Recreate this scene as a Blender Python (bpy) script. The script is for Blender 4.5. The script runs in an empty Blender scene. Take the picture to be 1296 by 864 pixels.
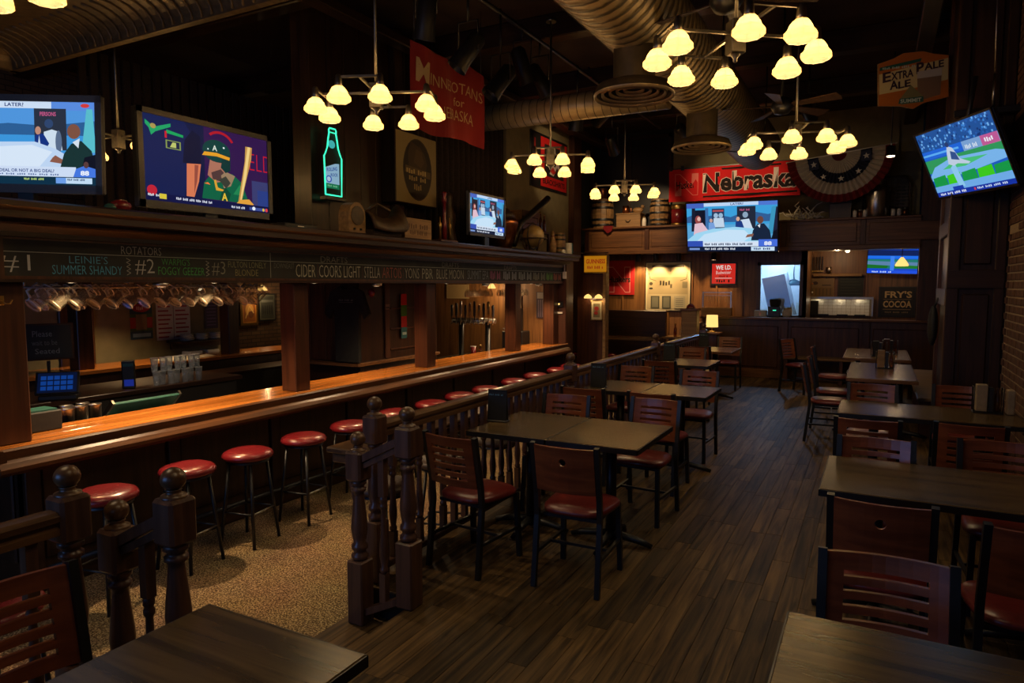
import bpy, bmesh, math, random
from mathutils import Vector, Matrix, Euler
random.seed(7)
PI = math.pi
scene = bpy.context.scene
COL = scene.collection
ZB = -0.335      # sunken bar floor, relative to the raised dining floor (z = 0)
BT = 0.735       # bar top

# ------------------------------------------------------------------ camera
cam_d = bpy.data.cameras.new('camera'); cam = bpy.data.objects.new('camera', cam_d); COL.objects.link(cam)
cam_d.sensor_width = 36; cam_d.lens = 24; cam_d.clip_start = 0.05; cam_d.clip_end = 100
cam.location = (0, 0, 1.76)
cam.rotation_euler = (math.radians(90 - 4.764), 0, math.radians(28.052))
scene.camera = cam
# ------------------------------------------------------------------ world, daylight, exposure
world = bpy.data.worlds.new('world'); scene.world = world; world.use_nodes = True
world.node_tree.nodes['Background'].inputs[0].default_value = (0.30, 0.45, 0.8, 1)
world.node_tree.nodes['Background'].inputs[1].default_value = 0.002
vs_ = scene.view_settings
vs_.view_transform = 'Standard'; vs_.look = 'None'; vs_.gamma = 1; vs_.use_curve_mapping = False
vs_.exposure = -0.18
scene.cycles.transparent_max_bounces = 32
def area(name, loc, rot, sx, sy, power, col):
    d = bpy.data.lights.new(name, 'AREA'); d.shape = 'RECTANGLE'; d.size = sx; d.size_y = sy; d.energy = power; d.color = col
    o = bpy.data.objects.new(name, d); COL.objects.link(o); o.location = loc; o.rotation_euler = rot; return o
# dim evening daylight through the two street windows behind the camera
area('window_daylight', (-4.2, -2.9, 1.6), (PI/2, 0, 0), 3.4, 1.9, 55, (0.17, 0.40, 1.0))
area('window_daylight', (-0.4, -2.9, 1.6), (PI/2, 0, 0), 2.4, 1.9, 3, (0.30, 0.52, 1.0))
WARM = (1.0, 0.66, 0.33)

# ------------------------------------------------------------------ helpers
def lin(c):
    c = c/255.0
    return c/12.92 if c <= 0.04045 else ((c+0.055)/1.055)**2.4
def L(r, g, b): return (lin(r), lin(g), lin(b), 1)
MATS = {}
def new_mat(name):
    m = bpy.data.materials.new(name); m.use_nodes = True; MATS[name] = m
    return m, m.node_tree.nodes, m.node_tree.links, m.node_tree.nodes['Principled BSDF']
def plain(name, rgb, rough=.5, metal=0, var=.25, scale=30, bump=0.0, spec=.5):
    """a colour with fine procedural unevenness"""
    m, N, K, b = new_mat(name)
    tc = N.new('ShaderNodeTexCoord'); nz = N.new('ShaderNodeTexNoise'); nz.inputs['Scale'].default_value = scale; nz.inputs['Detail'].default_value = 4
    K.new(tc.outputs['Object'], nz.inputs['Vector'])
    r = N.new('ShaderNodeValToRGB'); c = rgb
    r.color_ramp.elements[0].position = .3; r.color_ramp.elements[1].position = .7
    r.color_ramp.elements[0].color = (c[0]*(1-var), c[1]*(1-var), c[2]*(1-var), 1)
    r.color_ramp.elements[1].color = (min(1, c[0]*(1+var)), min(1, c[1]*(1+var)), min(1, c[2]*(1+var)), 1)
    K.new(nz.outputs['Fac'], r.inputs['Fac']); K.new(r.outputs['Color'], b.inputs['Base Color'])
    b.inputs['Roughness'].default_value = rough; b.inputs['Metallic'].default_value = metal; b.inputs['Specular IOR Level'].default_value = spec
    if bump:
        bp = N.new('ShaderNodeBump'); bp.inputs['Strength'].default_value = bump; bp.inputs['Distance'].default_value = .01
        K.new(nz.outputs['Fac'], bp.inputs['Height']); K.new(bp.outputs['Normal'], b.inputs['Normal'])
    return m
def wood(name, c1, c2, rough=.4, axis='Y', scale=1.0, spec=.5, perpiece=0.0, bump=.15):
    """stained timber: grain noise stretched along one axis; perpiece varies the tone from board to board"""
    m, N, K, b = new_mat(name)
    tc = N.new('ShaderNodeTexCoord'); mp = N.new('ShaderNodeMapping')
    s = {'X': (1.2, 22, 22), 'Y': (22, 1.2, 22), 'Z': (22, 22, 1.2)}[axis]
    mp.inputs['Scale'].default_value = tuple(v*scale for v in s)
    K.new(tc.outputs['Object'], mp.inputs['Vector'])
    src = mp.outputs['Vector']
    geo = oi = None
    if perpiece:
        geo = N.new('ShaderNodeNewGeometry'); oi = N.new('ShaderNodeObjectInfo')
        ad = N.new('ShaderNodeMath'); ad.operation = 'ADD'; K.new(geo.outputs['Random Per Island'], ad.inputs[0]); K.new(oi.outputs['Random'], ad.inputs[1])
        fr = N.new('ShaderNodeMath'); fr.operation = 'FRACT'; K.new(ad.outputs[0], fr.inputs[0])
        mu = N.new('ShaderNodeMath'); mu.operation = 'MULTIPLY'; mu.inputs[1].default_value = 37.0; K.new(fr.outputs[0], mu.inputs[0])
        cx = N.new('ShaderNodeCombineXYZ'); [K.new(mu.outputs[0], cx.inputs[i]) for i in range(3)]
        va = N.new('ShaderNodeVectorMath'); va.operation = 'ADD'; K.new(src, va.inputs[0]); K.new(cx.outputs[0], va.inputs[1]); src = va.outputs[0]
    nz = N.new('ShaderNodeTexNoise'); nz.inputs['Scale'].default_value = 1.0; nz.inputs['Detail'].default_value = 7; nz.inputs['Distortion'].default_value = .6
    K.new(src, nz.inputs['Vector'])
    r = N.new('ShaderNodeValToRGB'); r.color_ramp.elements[0].position = .32; r.color_ramp.elements[1].position = .68
    r.color_ramp.elements[0].color = (*c1, 1); r.color_ramp.elements[1].color = (*c2, 1)
    K.new(nz.outputs['Fac'], r.inputs['Fac']); out = r.outputs['Color']
    if perpiece:
        mr = N.new('ShaderNodeMapRange'); mr.inputs['To Min'].default_value = 1-perpiece; mr.inputs['To Max'].default_value = 1+perpiece
        K.new(fr.outputs[0], mr.inputs['Value'])
        mx = N.new('ShaderNodeVectorMath'); mx.operation = 'SCALE'; K.new(out, mx.inputs[0]); K.new(mr.outputs[0], mx.inputs['Scale']); out = mx.outputs[0]
    K.new(out, b.inputs['Base Color']); b.inputs['Roughness'].default_value = rough; b.inputs['Specular IOR Level'].default_value = spec
    bp = N.new('ShaderNodeBump'); bp.inputs['Strength'].default_value = bump; bp.inputs['Distance'].default_value = .004
    K.new(nz.outputs['Fac'], bp.inputs['Height']); K.new(bp.outputs['Normal'], b.inputs['Normal'])
    return m
def emit(name, rgb, s):
    m, N, K, b = new_mat(name)
    b.inputs['Base Color'].default_value = (.02, .02, .02, 1)
    b.inputs['Emission Color'].default_value = (*rgb[:3], 1); b.inputs['Emission Strength'].default_value = s
    return m
def glass(name, rgb=(.9, .95, 1), rough=.02, body=.05, edge=.7):
    m, N, K, b = new_mat(name)
    N.remove(b); t = N.new('ShaderNodeBsdfTransparent'); g = N.new('ShaderNodeBsdfGlossy'); g.inputs['Roughness'].default_value = rough
    t.inputs['Color'].default_value = (*rgb, 1)
    lw = N.new('ShaderNodeLayerWeight'); lw.inputs['Blend'].default_value = .35
    mr = N.new('ShaderNodeMapRange'); mr.inputs['To Min'].default_value = .05; mr.inputs['To Max'].default_value = edge
    K.new(lw.outputs['Facing'], mr.inputs['Value'])
    mx = N.new('ShaderNodeMixShader'); K.new(mr.outputs[0], mx.inputs[0]); K.new(t.outputs[0], mx.inputs[1]); K.new(g.outputs[0], mx.inputs[2])
    df = N.new('ShaderNodeBsdfDiffuse'); df.inputs['Color'].default_value = (*rgb, 1); m2 = N.new('ShaderNodeMixShader'); m2.inputs[0].default_value = body
    K.new(mx.outputs[0], m2.inputs[1]); K.new(df.outputs[0], m2.inputs[2]); K.new(m2.outputs[0], N['Material Output'].inputs['Surface'])
    return m
def attr_mat(name, emission=0.0, rough=.6, through=0.0):
    m, N, K, b = new_mat(name)
    a = N.new('ShaderNodeAttribute'); a.attribute_name = 'Col'
    if emission:
        b.inputs['Base Color'].default_value = (.004, .004, .004, 1); b.inputs['Roughness'].default_value = .4; b.inputs['Specular IOR Level'].default_value = .06
        K.new(a.outputs['Color'], b.inputs['Emission Color']); b.inputs['Emission Strength'].default_value = emission
    else:
        K.new(a.outputs['Color'], b.inputs['Base Color']); b.inputs['Roughness'].default_value = rough
    return m

M = {}
M['floor'] = wood('floor_oak', (.020, .0105, .0036), (.140, .082, .029), .55, 'Y', 1.5, .22, perpiece=.42, bump=.3)
M['subfloor'] = plain('subfloor', (.006, .004, .003), .9)
M['dark'] = wood('dark_stained_wood', (.014, .006, .0035), (.040, .016, .0085), .38, 'Y')
M['darkz'] = wood('dark_stained_upright', (.014, .006, .0035), (.042, .017, .009), .38, 'Z')
M['darkx'] = wood('dark_stained_crosswise', (.014, .006, .0035), (.042, .017, .009), .38, 'X')
M['post'] = wood('railing_wood', (.060, .028, .019), (.135, .066, .042), .30, 'Z', spec=.6)
M['rail'] = wood('handrail_wood', (.055, .026, .011), (.15, .072, .030), .30, 'Y', spec=.6)
M['armrest'] = wood('bar_arm_rest', (.05, .018, .006), (.12, .045, .014), .42, 'Y', 1, .35)
M['panelwall'] = wood('lit_panel_wood', (.10, .042, .013), (.22, .10, .032), .45, 'Z')  # redwood made lighter and more orange, the spots' light put into its colour
M['seam'] = plain('duct_seam', (.10, .075, .04), .5, .6, .2, 8)
M['bartop'] = wood('varnished_bar_top', (.27, .082, .013), (.52, .185, .035), .16, 'Y', .7, .6, perpiece=.12)
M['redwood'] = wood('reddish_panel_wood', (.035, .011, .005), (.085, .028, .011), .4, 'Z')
M['redwoodx'] = wood('reddish_panel_crosswise', (.09, .036, .013), (.20, .085, .03), .4, 'X')  # lighter than the upright wood: lamp light on the fascia put into the colour
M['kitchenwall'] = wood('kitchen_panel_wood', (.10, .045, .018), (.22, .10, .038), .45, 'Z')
M['crate'] = wood('crate_pine', (.16, .085, .03), (.32, .18, .07), .55, 'X')
M['tabletop'] = wood('table_laminate', (.034, .020, .0085), (.125, .078, .030), .25, 'X', .9, .5, bump=.05)
M['tabletan'] = wood('oak_table', (.10, .055, .022), (.20, .115, .05), .25, 'X', .8, .5)
M['chairback'] = wood('mahogany_chair_back', (.14, .036, .015), (.26, .075, .028), .28, 'X', spec=.6)
M['vinyl'] = plain('maroon_vinyl', (.14, .018, .016), .28, 0, .15, 60, .05, .6)
M['vinylred'] = plain('red_vinyl', (.155, .009, .013), .27, 0, .12, 60, .05, .6)
M['black'] = plain('black_metal', (.007, .0075, .009), .4, 0, .2, 50, 0, .6)
M['blackmatte'] = plain('black_matte', (.008, .008, .009), .7, 0, .3, 40)
M['tvblack'] = plain('tv_plastic', (.012, .012, .014), .35, 0, .1, 60)
M['tvgrey'] = plain('tv_silver_plastic', (.07, .07, .075), .4, 0, .1, 60)
M['metal'] = plain('brushed_steel', (.45, .43, .40), .3, 1, .12, 50)
M['fixture'] = plain('fixture_nickel', (.20, .18, .15), .4, 1, .15, 40)
M['duct'] = plain('galvanised_duct', (.40, .30, .16), .42, .45, .2, 8)
M['copper'] = plain('copper', (.42, .16, .07), .3, 1, .25, 14)
M['brass'] = plain('brass', (.45, .28, .09), .35, 1, .2, 30)
M['olive'] = plain('olive_plaster', (.20, .165, .085), .85, 0, .12, 6)
M['tin'] = plain('tin_ceiling_paint', (.14, .085, .035), .45, .2, .3, 16, .6)
M['ceil'] = plain('ceiling_dark_red', (.030, .012, .007), .8, 0, .4, 2)
M['brickm'] = plain('brick_clay', (.085, .034, .018), .8, 0, .35, 18, .5)
M['mortar'] = plain('mortar', (.34, .26, .16), .95, 0, .3, 60, .6)
M['white'] = plain('white_enamel', (.75, .72, .66), .4, 0, .06, 30)
M['paper'] = plain('cream_paper', (.62, .56, .45), .7, 0, .08, 12)
M['cloth_black'] = plain('black_cotton', (.006, .006, .007), .95, 0, .3, 80, .3)
M['green'] = plain('green_bar_mat', (.02, .10, .085), .5, 0, .2, 40)
M['curtain'] = plain('dark_curtain', (.022, .011, .008), .85, 0, .4, 30)
M['chalk'] = plain('chalkboard', (.012, .014, .013), .65, 0, .5, 5)
M['leather'] = plain('brown_leather', (.05, .025, .012), .5, 0, .4, 14, .3)
M['globe'] = plain('globe_paper', (.34, .22, .07), .4, 0, .35, 7)
M['tan'] = plain('tan_card', (.26, .19, .11), .6, 0, .2, 20)
M['plate'] = plain('china', (.70, .66, .58), .3, 0, .05, 20)
M['glass'] = glass('clear_glass')
M['mugglass'] = glass('mug_glass', (.95, .93, .88), .05, .06, .9)
M['frost'] = glass('thick_mug_glass', (.95, .92, .85), .08, .4, .9)
M['amber'] = glass('amber_glass', (.5, .22, .06))
M['pane'] = glass('window_pane', (.8, .9, 1))
M['screen'] = attr_mat('screen_picture', 1.1)
M['lit'] = attr_mat('lit_sign_print', .85)
M['print'] = attr_mat('print', 0, .6)
M['cloth'] = attr_mat('printed_cloth', 0, .9)
M['neon'] = emit('neon_tube_green', L(60, 255, 190), 1.6)
M['lampglow'] = emit('lamp_shade_glow', (1.0, .62, .18), 1.5)
M['bulb'] = emit('bulb_glow', (1.0, .8, .5), 6)
# speckled carpet
def carpet():
    m, N, K, b = new_mat('speckled_carpet')
    tc = N.new('ShaderNodeTexCoord'); v = N.new('ShaderNodeTexNoise'); v.inputs['Scale'].default_value = 95; v.inputs['Detail'].default_value = 3
    v2 = N.new('ShaderNodeTexNoise'); v2.inputs['Scale'].default_value = 2.5
    K.new(tc.outputs['Object'], v.inputs['Vector']); K.new(tc.outputs['Object'], v2.inputs['Vector'])
    r = N.new('ShaderNodeValToRGB'); e = r.color_ramp.elements
    e[0].position = .34; e[0].color = (.035, .020, .010, 1); e[1].position = .68; e[1].color = (.60, .43, .23, 1)
    k = e.new(.5); k.color = (.20, .125, .062, 1)
    K.new(v.outputs['Fac'], r.inputs['Fac'])
    mx = N.new('ShaderNodeMix'); mx.data_type = 'RGBA'; mx.blend_type = 'MULTIPLY'; mx.inputs['Factor'].default_value = .5
    K.new(r.outputs['Color'], mx.inputs['A']); K.new(v2.outputs['Color'], mx.inputs['B']); mx.inputs['Factor'].default_value = .3
    K.new(mx.outputs['Result'], b.inputs['Base Color']); b.inputs['Roughness'].default_value = .95; b.inputs['Specular IOR Level'].default_value = .1
    bp = N.new('ShaderNodeBump'); bp.inputs['Strength'].default_value = .8; bp.inputs['Distance'].default_value = .01
    K.new(v.outputs['Fac'], bp.inputs['Height']); K.new(bp.outputs['Normal'], b.inputs['Normal'])
    return m
M['carpet'] = carpet()
# far brickwork, too far away to tell the bricks apart
def farbrick():
    m, N, K, b = new_mat('far_brickwork')
    tc = N.new('ShaderNodeTexCoord'); sp = N.new('ShaderNodeSeparateXYZ'); cb = N.new('ShaderNodeCombineXYZ')
    K.new(tc.outputs['Object'], sp.inputs[0]); K.new(sp.outputs['Y'], cb.inputs['X']); K.new(sp.outputs['Z'], cb.inputs['Y'])
    t = N.new('ShaderNodeTexBrick'); t.inputs['Scale'].default_value = 1.0; t.inputs['Brick Width'].default_value = .22; t.inputs['Row Height'].default_value = .075; t.inputs['Mortar Size'].default_value = .007
    t.inputs['Color1'].default_value = (.13, .065, .03, 1); t.inputs['Color2'].default_value = (.18, .10, .05, 1); t.inputs['Mortar'].default_value = (.05, .03, .02, 1)
    K.new(cb.outputs[0], t.inputs['Vector']); K.new(t.outputs['Color'], b.inputs['Base Color']); b.inputs['Roughness'].default_value = .85
    return m
M['farbrick'] = farbrick()
# frosted amber lamp shade: lets the bulb's light glow through
def shade_mat():
    m, N, K, b = new_mat('frosted_lamp_glass')
    N.remove(b); t = N.new('ShaderNodeBsdfTranslucent'); t.inputs['Color'].default_value = (.34, .22, .085, 1)
    d = N.new('ShaderNodeBsdfDiffuse'); d.inputs['Color'].default_value = (.5, .4, .25, 1)
    mx = N.new('ShaderNodeMixShader'); mx.inputs[0].default_value = .3
    K.new(t.outputs[0], mx.inputs[1]); K.new(d.outputs[0], mx.inputs[2])
    tr = N.new('ShaderNodeBsdfTransparent'); tr.inputs['Color'].default_value = (1, .82, .55, 1)
    m2 = N.new('ShaderNodeMixShader'); m2.inputs[0].default_value = .35
    K.new(mx.outputs[0], m2.inputs[1]); K.new(tr.outputs[0], m2.inputs[2]); K.new(m2.outputs[0], N['Material Output'].inputs['Surface'])
    return m
M['shade'] = shade_mat()

# ------------------------------------------------------------------ geometry
class MB:
    def __init__(s): s.v = []; s.f = []; s.sm = []
    def add(s, vs, fs, smooth=False):
        o = len(s.v); s.v += [tuple(p) for p in vs]
        for f in fs: s.f.append(tuple(i+o for i in f)); s.sm.append(smooth)
        return s
    def box(s, x0, x1, y0, y1, z0, z1):
        v = [(x0,y0,z0),(x1,y0,z0),(x1,y1,z0),(x0,y1,z0),(x0,y0,z1),(x1,y0,z1),(x1,y1,z1),(x0,y1,z1)]
        return s.add(v, [(3,2,1,0),(4,5,6,7),(0,1,5,4),(1,2,6,5),(2,3,7,6),(3,0,4,7)])
    def cbox(s, x0, x1, y0, y1, z0, z1, c=.008):
        """box with chamfered edges"""
        bm = bmesh.new(); r = bmesh.ops.create_cube(bm, size=1)
        for p in bm.verts: p.co = Vector((x0 if p.co.x < 0 else x1, y0 if p.co.y < 0 else y1, z0 if p.co.z < 0 else z1))
        bmesh.ops.bevel(bm, geom=list(bm.edges), offset=c, segments=1, affect='EDGES', profile=.5)
        bm.verts.index_update(); s.add([p.co[:] for p in bm.verts], [[q.index for q in f.verts] for f in bm.faces]); bm.free(); return s
    def lathe(s, prof, n=16, c=(0,0,0), smooth=True, cap=True, sx=1, sy=1):
        vs = []; fs = []; k = len(prof)
        for i in range(n):
            a = 2*PI*i/n
            for (r, z) in prof: vs.append((c[0]+r*math.cos(a)*sx, c[1]+r*math.sin(a)*sy, c[2]+z))
        for i in range(n):
            j = (i+1) % n
            for q in range(k-1): fs.append((i*k+q, j*k+q, j*k+q+1, i*k+q+1))
        s.add(vs, fs, smooth)
        if cap:
            o = len(s.v)-len(vs)
            if prof[0][0] > 1e-5: s.f.append(tuple(o+i*k for i in range(n))[::-1]); s.sm.append(False)
            if prof[-1][0] > 1e-5: s.f.append(tuple(o+i*k+k-1 for i in range(n))); s.sm.append(False)
        return s
    def tube(s, pts, r, n=8, smooth=True, square=False, cap=True):
        pts = [Vector(p) for p in pts]; m = len(pts); rr = r if isinstance(r, (list, tuple)) else [r]*m
        vs = []; fs = []
        up0 = None
        for i, p in enumerate(pts):
            t = (pts[min(i+1, m-1)]-pts[max(i-1, 0)]).normalized()
            ref = Vector((0,0,1)) if abs(t.z) < .9 else Vector((0,1,0))
            a = t.cross(ref).normalized()
            if up0 is not None and a.dot(up0) < 0: a = -a
            up0 = a; b = t.cross(a)
            for k in range(n):
                th = 2*PI*k/n + (PI/4 if square else 0)
                vs.append(p + (a*math.cos(th)+b*math.sin(th))*rr[i]*(1.414 if square else 1))
        for i in range(m-1):
            for k in range(n): fs.append((i*n+k, i*n+(k+1) % n, (i+1)*n+(k+1) % n, (i+1)*n+k))
        o = len(s.v); s.add(vs, fs, smooth and not square)
        if cap:
            s.f.append(tuple(o+k for k in range(n))[::-1]); s.sm.append(False)
            s.f.append(tuple(o+(m-1)*n+k for k in range(n))); s.sm.append(False)
        return s
    def bar(s, p, q, w): return s.tube([p, q], w/2, 4, square=True)
    def prism(s, poly, a0, a1, plane='XZ'):
        """extrude a 2D outline; plane XZ -> along Y, YZ -> along X, XY -> along Z"""
        n = len(poly)
        def P(u, v, w): return {'XZ': (u, w, v), 'YZ': (w, u, v), 'XY': (u, v, w)}[plane]
        vs = [P(u, v, a0) for u, v in poly]+[P(u, v, a1) for u, v in poly]
        return s.add(vs, [tuple(range(n))[::-1], tuple(range(n, 2*n))]+[(i, (i+1) % n, n+(i+1) % n, n+i) for i in range(n)])
    def sphere(s, c, r, n=14, m=8, sx=1, sy=1, sz=1):
        prof = [(max(1e-6, r*math.sin(PI*i/m)), -r*sz*math.cos(PI*i/m)) for i in range(m+1)]
        return s.lathe(prof, n, c, True, False, sx, sy)
    def cells(s, us, vs, keep, fn, th):
        """a sheet of cells with openings, given thickness; fn(u, v, d) -> point"""
        nu, nv = len(us)-1, len(vs)-1
        idx = {}
        def V(i, j, d):
            if (i, j, d) not in idx: idx[(i, j, d)] = len(s.v); s.v.append(tuple(fn(us[i], vs[j], th*d)))
            return idx[(i, j, d)]
        K = lambda i, j: 0 <= i < nu and 0 <= j < nv and keep(i, j)
        for i in range(nu):
            for j in range(nv):
                if not K(i, j): continue
                F = [(V(i,j,0),V(i+1,j,0),V(i+1,j+1,0),V(i,j+1,0)), (V(i,j,1),V(i,j+1,1),V(i+1,j+1,1),V(i+1,j,1))]
                if not K(i-1, j): F.append((V(i,j,0),V(i,j+1,0),V(i,j+1,1),V(i,j,1)))
                if not K(i+1, j): F.append((V(i+1,j,0),V(i+1,j,1),V(i+1,j+1,1),V(i+1,j+1,0)))
                if not K(i, j-1): F.append((V(i,j,0),V(i,j,1),V(i+1,j,1),V(i+1,j,0)))
                if not K(i, j+1): F.append((V(i,j+1,0),V(i+1,j+1,0),V(i+1,j+1,1),V(i,j+1,1)))
                for f in F: s.f.append(f); s.sm.append(False)
        return s
    def mesh(s, name, mat):
        me = bpy.data.meshes.new(name); me.from_pydata(s.v, [], s.f)
        me.polygons.foreach_set('use_smooth', s.sm); me.materials.append(mat if not isinstance(mat, str) else M[mat])
        bm = bmesh.new(); bm.from_mesh(me); bmesh.ops.recalc_face_normals(bm, faces=bm.faces); bm.to_mesh(me); bm.free()
        return me
    def build(s, name, mat, parent=None, loc=None):
        return link(name, s.mesh(name, mat), parent, loc)
def link(name, me, parent=None, loc=None):
    o = bpy.data.objects.new(name, me); COL.objects.link(o)
    if parent: o.parent = parent
    if loc: o.location = loc
    return o
def empty(name, loc=(0,0,0), rz=0):
    o = bpy.data.objects.new(name, None); COL.objects.link(o); o.location = loc; o.rotation_euler = (0,0,rz); o.empty_display_size = .1; return o
def tag(o, label, cat, group=None):
    o['label'] = label; o['category'] = cat
    if group: o['group'] = group
    return o
def thing(name, label, cat, loc=(0,0,0), rz=0, group=None): return tag(empty(name, loc, rz), label, cat, group)
def struct(o): o['kind'] = 'structure'; return o
KIDS = {}
def dup(root, loc, rz=None, label=None, group=None):
    def cp(o, parent):
        c = o.copy(); COL.objects.link(c); c.parent = parent
        for ch in list(o.children): cp(ch, c)
        return c
    r = cp(root, None); r.location = loc
    if rz is not None: r.rotation_euler = (0, 0, rz)
    if label: r['label'] = label
    if group: r['group'] = group
    return r
def light(kind, name, loc, power, col=WARM, parent=None, radius=.02, angle=None, blend=.5, target=None):
    d = bpy.data.lights.new(name, kind); d.energy = power; d.color = col; d.shadow_soft_size = radius
    if kind == 'SPOT': d.spot_size = math.radians(angle); d.spot_blend = blend
    o = bpy.data.objects.new(name, d); COL.objects.link(o); o.location = loc
    if parent: o.parent = parent
    if target: o.rotation_euler = (Vector(target)-Vector(loc)).to_track_quat('-Z', 'Y').to_euler()
    return o

# ------------------------------------------------------------------ lettering and flat pictures
TXT = {}
def text_mesh(sz, bold=0):
    key = (sz, bold)
    if key not in TXT:
        cu = bpy.data.curves.new('t', 'FONT'); cu.body = sz; cu.size = 1; cu.offset = bold; cu.resolution_u = 2
        ob = bpy.data.objects.new('t', cu); me = bpy.data.meshes.new_from_object(ob)
        vs = [(v.co.x, v.co.y) for v in me.vertices]; fs = [tuple(p.vertices) for p in me.polygons]
        bpy.data.objects.remove(ob); bpy.data.curves.remove(cu); bpy.data.meshes.remove(me)
        xs = [v[0] for v in vs]; ys = [v[1] for v in vs]; x0, x1, y0, y1 = min(xs), max(xs), min(ys), max(ys)
        TXT[key] = ([((a-x0)/(x1-x0), (b-y0)/(y1-y0)) for a, b in vs], fs, (x1-x0)/(y1-y0))
    return TXT[key]
class Pic:
    """flat print: coloured outlines in 0..1 x 0..1, each a hair in front of the last; faces -Y"""
    def __init__(s, w, h, step=.0004): s.w = w; s.h = h; s.v = []; s.f = []; s.c = []; s.k = 0; s.step = step; s.warp = None
    def poly(s, pts, rgb):
        o = len(s.v); s.v += [((x-.5)*s.w, -s.k*s.step, (y-.5)*s.h) for x, y in pts]; s.f.append(tuple(range(o, o+len(pts)))); s.c.append(L(*rgb)); s.k += 1; return s
    def rect(s, x0, y0, x1, y1, rgb): return s.poly([(x0,y0),(x1,y0),(x1,y1),(x0,y1)], rgb)
    def ell(s, cx, cy, rx, ry, rgb, n=18, a0=0, a1=2*PI): 
        return s.poly([(cx+rx*math.cos(a0+(a1-a0)*i/n), cy+ry*math.sin(a0+(a1-a0)*i/n)) for i in range(n if a1-a0 > 6.2 else n+1)], rgb)
    def line(s, pts, wd, rgb):
        for (a, b), (c, d) in zip(pts, pts[1:]):
            dx, dy = (c-a)*s.w, (d-b)*s.h; l = math.hypot(dx, dy) or 1; nx, ny = -dy/l*wd/2/s.w, dx/l*wd/2/s.h
            s.poly([(a+nx,b+ny),(a-nx,b-ny),(c-nx,d-ny),(c+nx,d+ny)], rgb)
            s.k -= 1
        s.k += 1; return s
    def text(s, body, x0, y0, x1, y1, rgb, bold=0, skew=0, slant=0):
        vs, fs, ar = text_mesh(body, bold); o = len(s.v)
        for u, v in vs: s.v.append(((x0+u*(x1-x0)+slant*v-.5)*s.w, -s.k*s.step, (y0+v*(y1-y0)+skew*u-.5)*s.h))
        for f in fs: s.f.append(tuple(i+o for i in f)); s.c.append(L(*rgb))
        s.k += 1; return s
    def scrib(s, x0, y0, x1, y1, rgb, n=12):
        """lettering too small to read: a row of uneven strokes"""
        for i in range(n):
            if i % 5 == 4: continue
            u = x0+(x1-x0)*i/n; w = (x1-x0)/n*.62; a = y0+(y1-y0)*(.0 if i % 3 else .12); b = y1-(y1-y0)*(.25 if i % 4 == 2 else 0)
            s.poly([(u, a), (u+w, a), (u+w, b), (u, b)], rgb); s.k -= 1
        s.k += 1; return s
    def grid(s, nx, ny, rgb):
        o = len(s.v)
        for j in range(ny+1):
            for i in range(nx+1): s.v.append(((i/nx-.5)*s.w, -s.k*s.step, (j/ny-.5)*s.h))
        for j in range(ny):
            for i in range(nx): a = o+j*(nx+1)+i; s.f.append((a, a+1, a+nx+2, a+nx+1)); s.c.append(L(*rgb))
        s.k += 1; return s
    def build(s, name, mat, parent=None, loc=None, warp=None):
        v = s.v if not warp else [warp(*p) for p in s.v]
        me = bpy.data.meshes.new(name); me.from_pydata(v, [], s.f); me.materials.append(M[mat])
        at = me.attributes.new('Col', 'FLOAT_COLOR', 'CORNER'); data = []
        for p, c in zip(me.polygons, s.c): data += list(c)*p.loop_total
        at.data.foreach_set('color', data)
        return link(name, me, parent, loc)
def lettering(body, w, h, mat, parent, loc, rz=0, bold=0, name='lettering'):
    """one word as thin raised letters on the local XZ plane facing -Y"""
    vs, fs, ar = text_mesh(body, bold); mb = MB(); mb.add([((u-.5)*w, 0, (v-.5)*h) for u, v in vs], fs)
    o = link(name, mb.mesh(name, mat), parent, loc); o.rotation_euler = (0, 0, rz); return o

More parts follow.
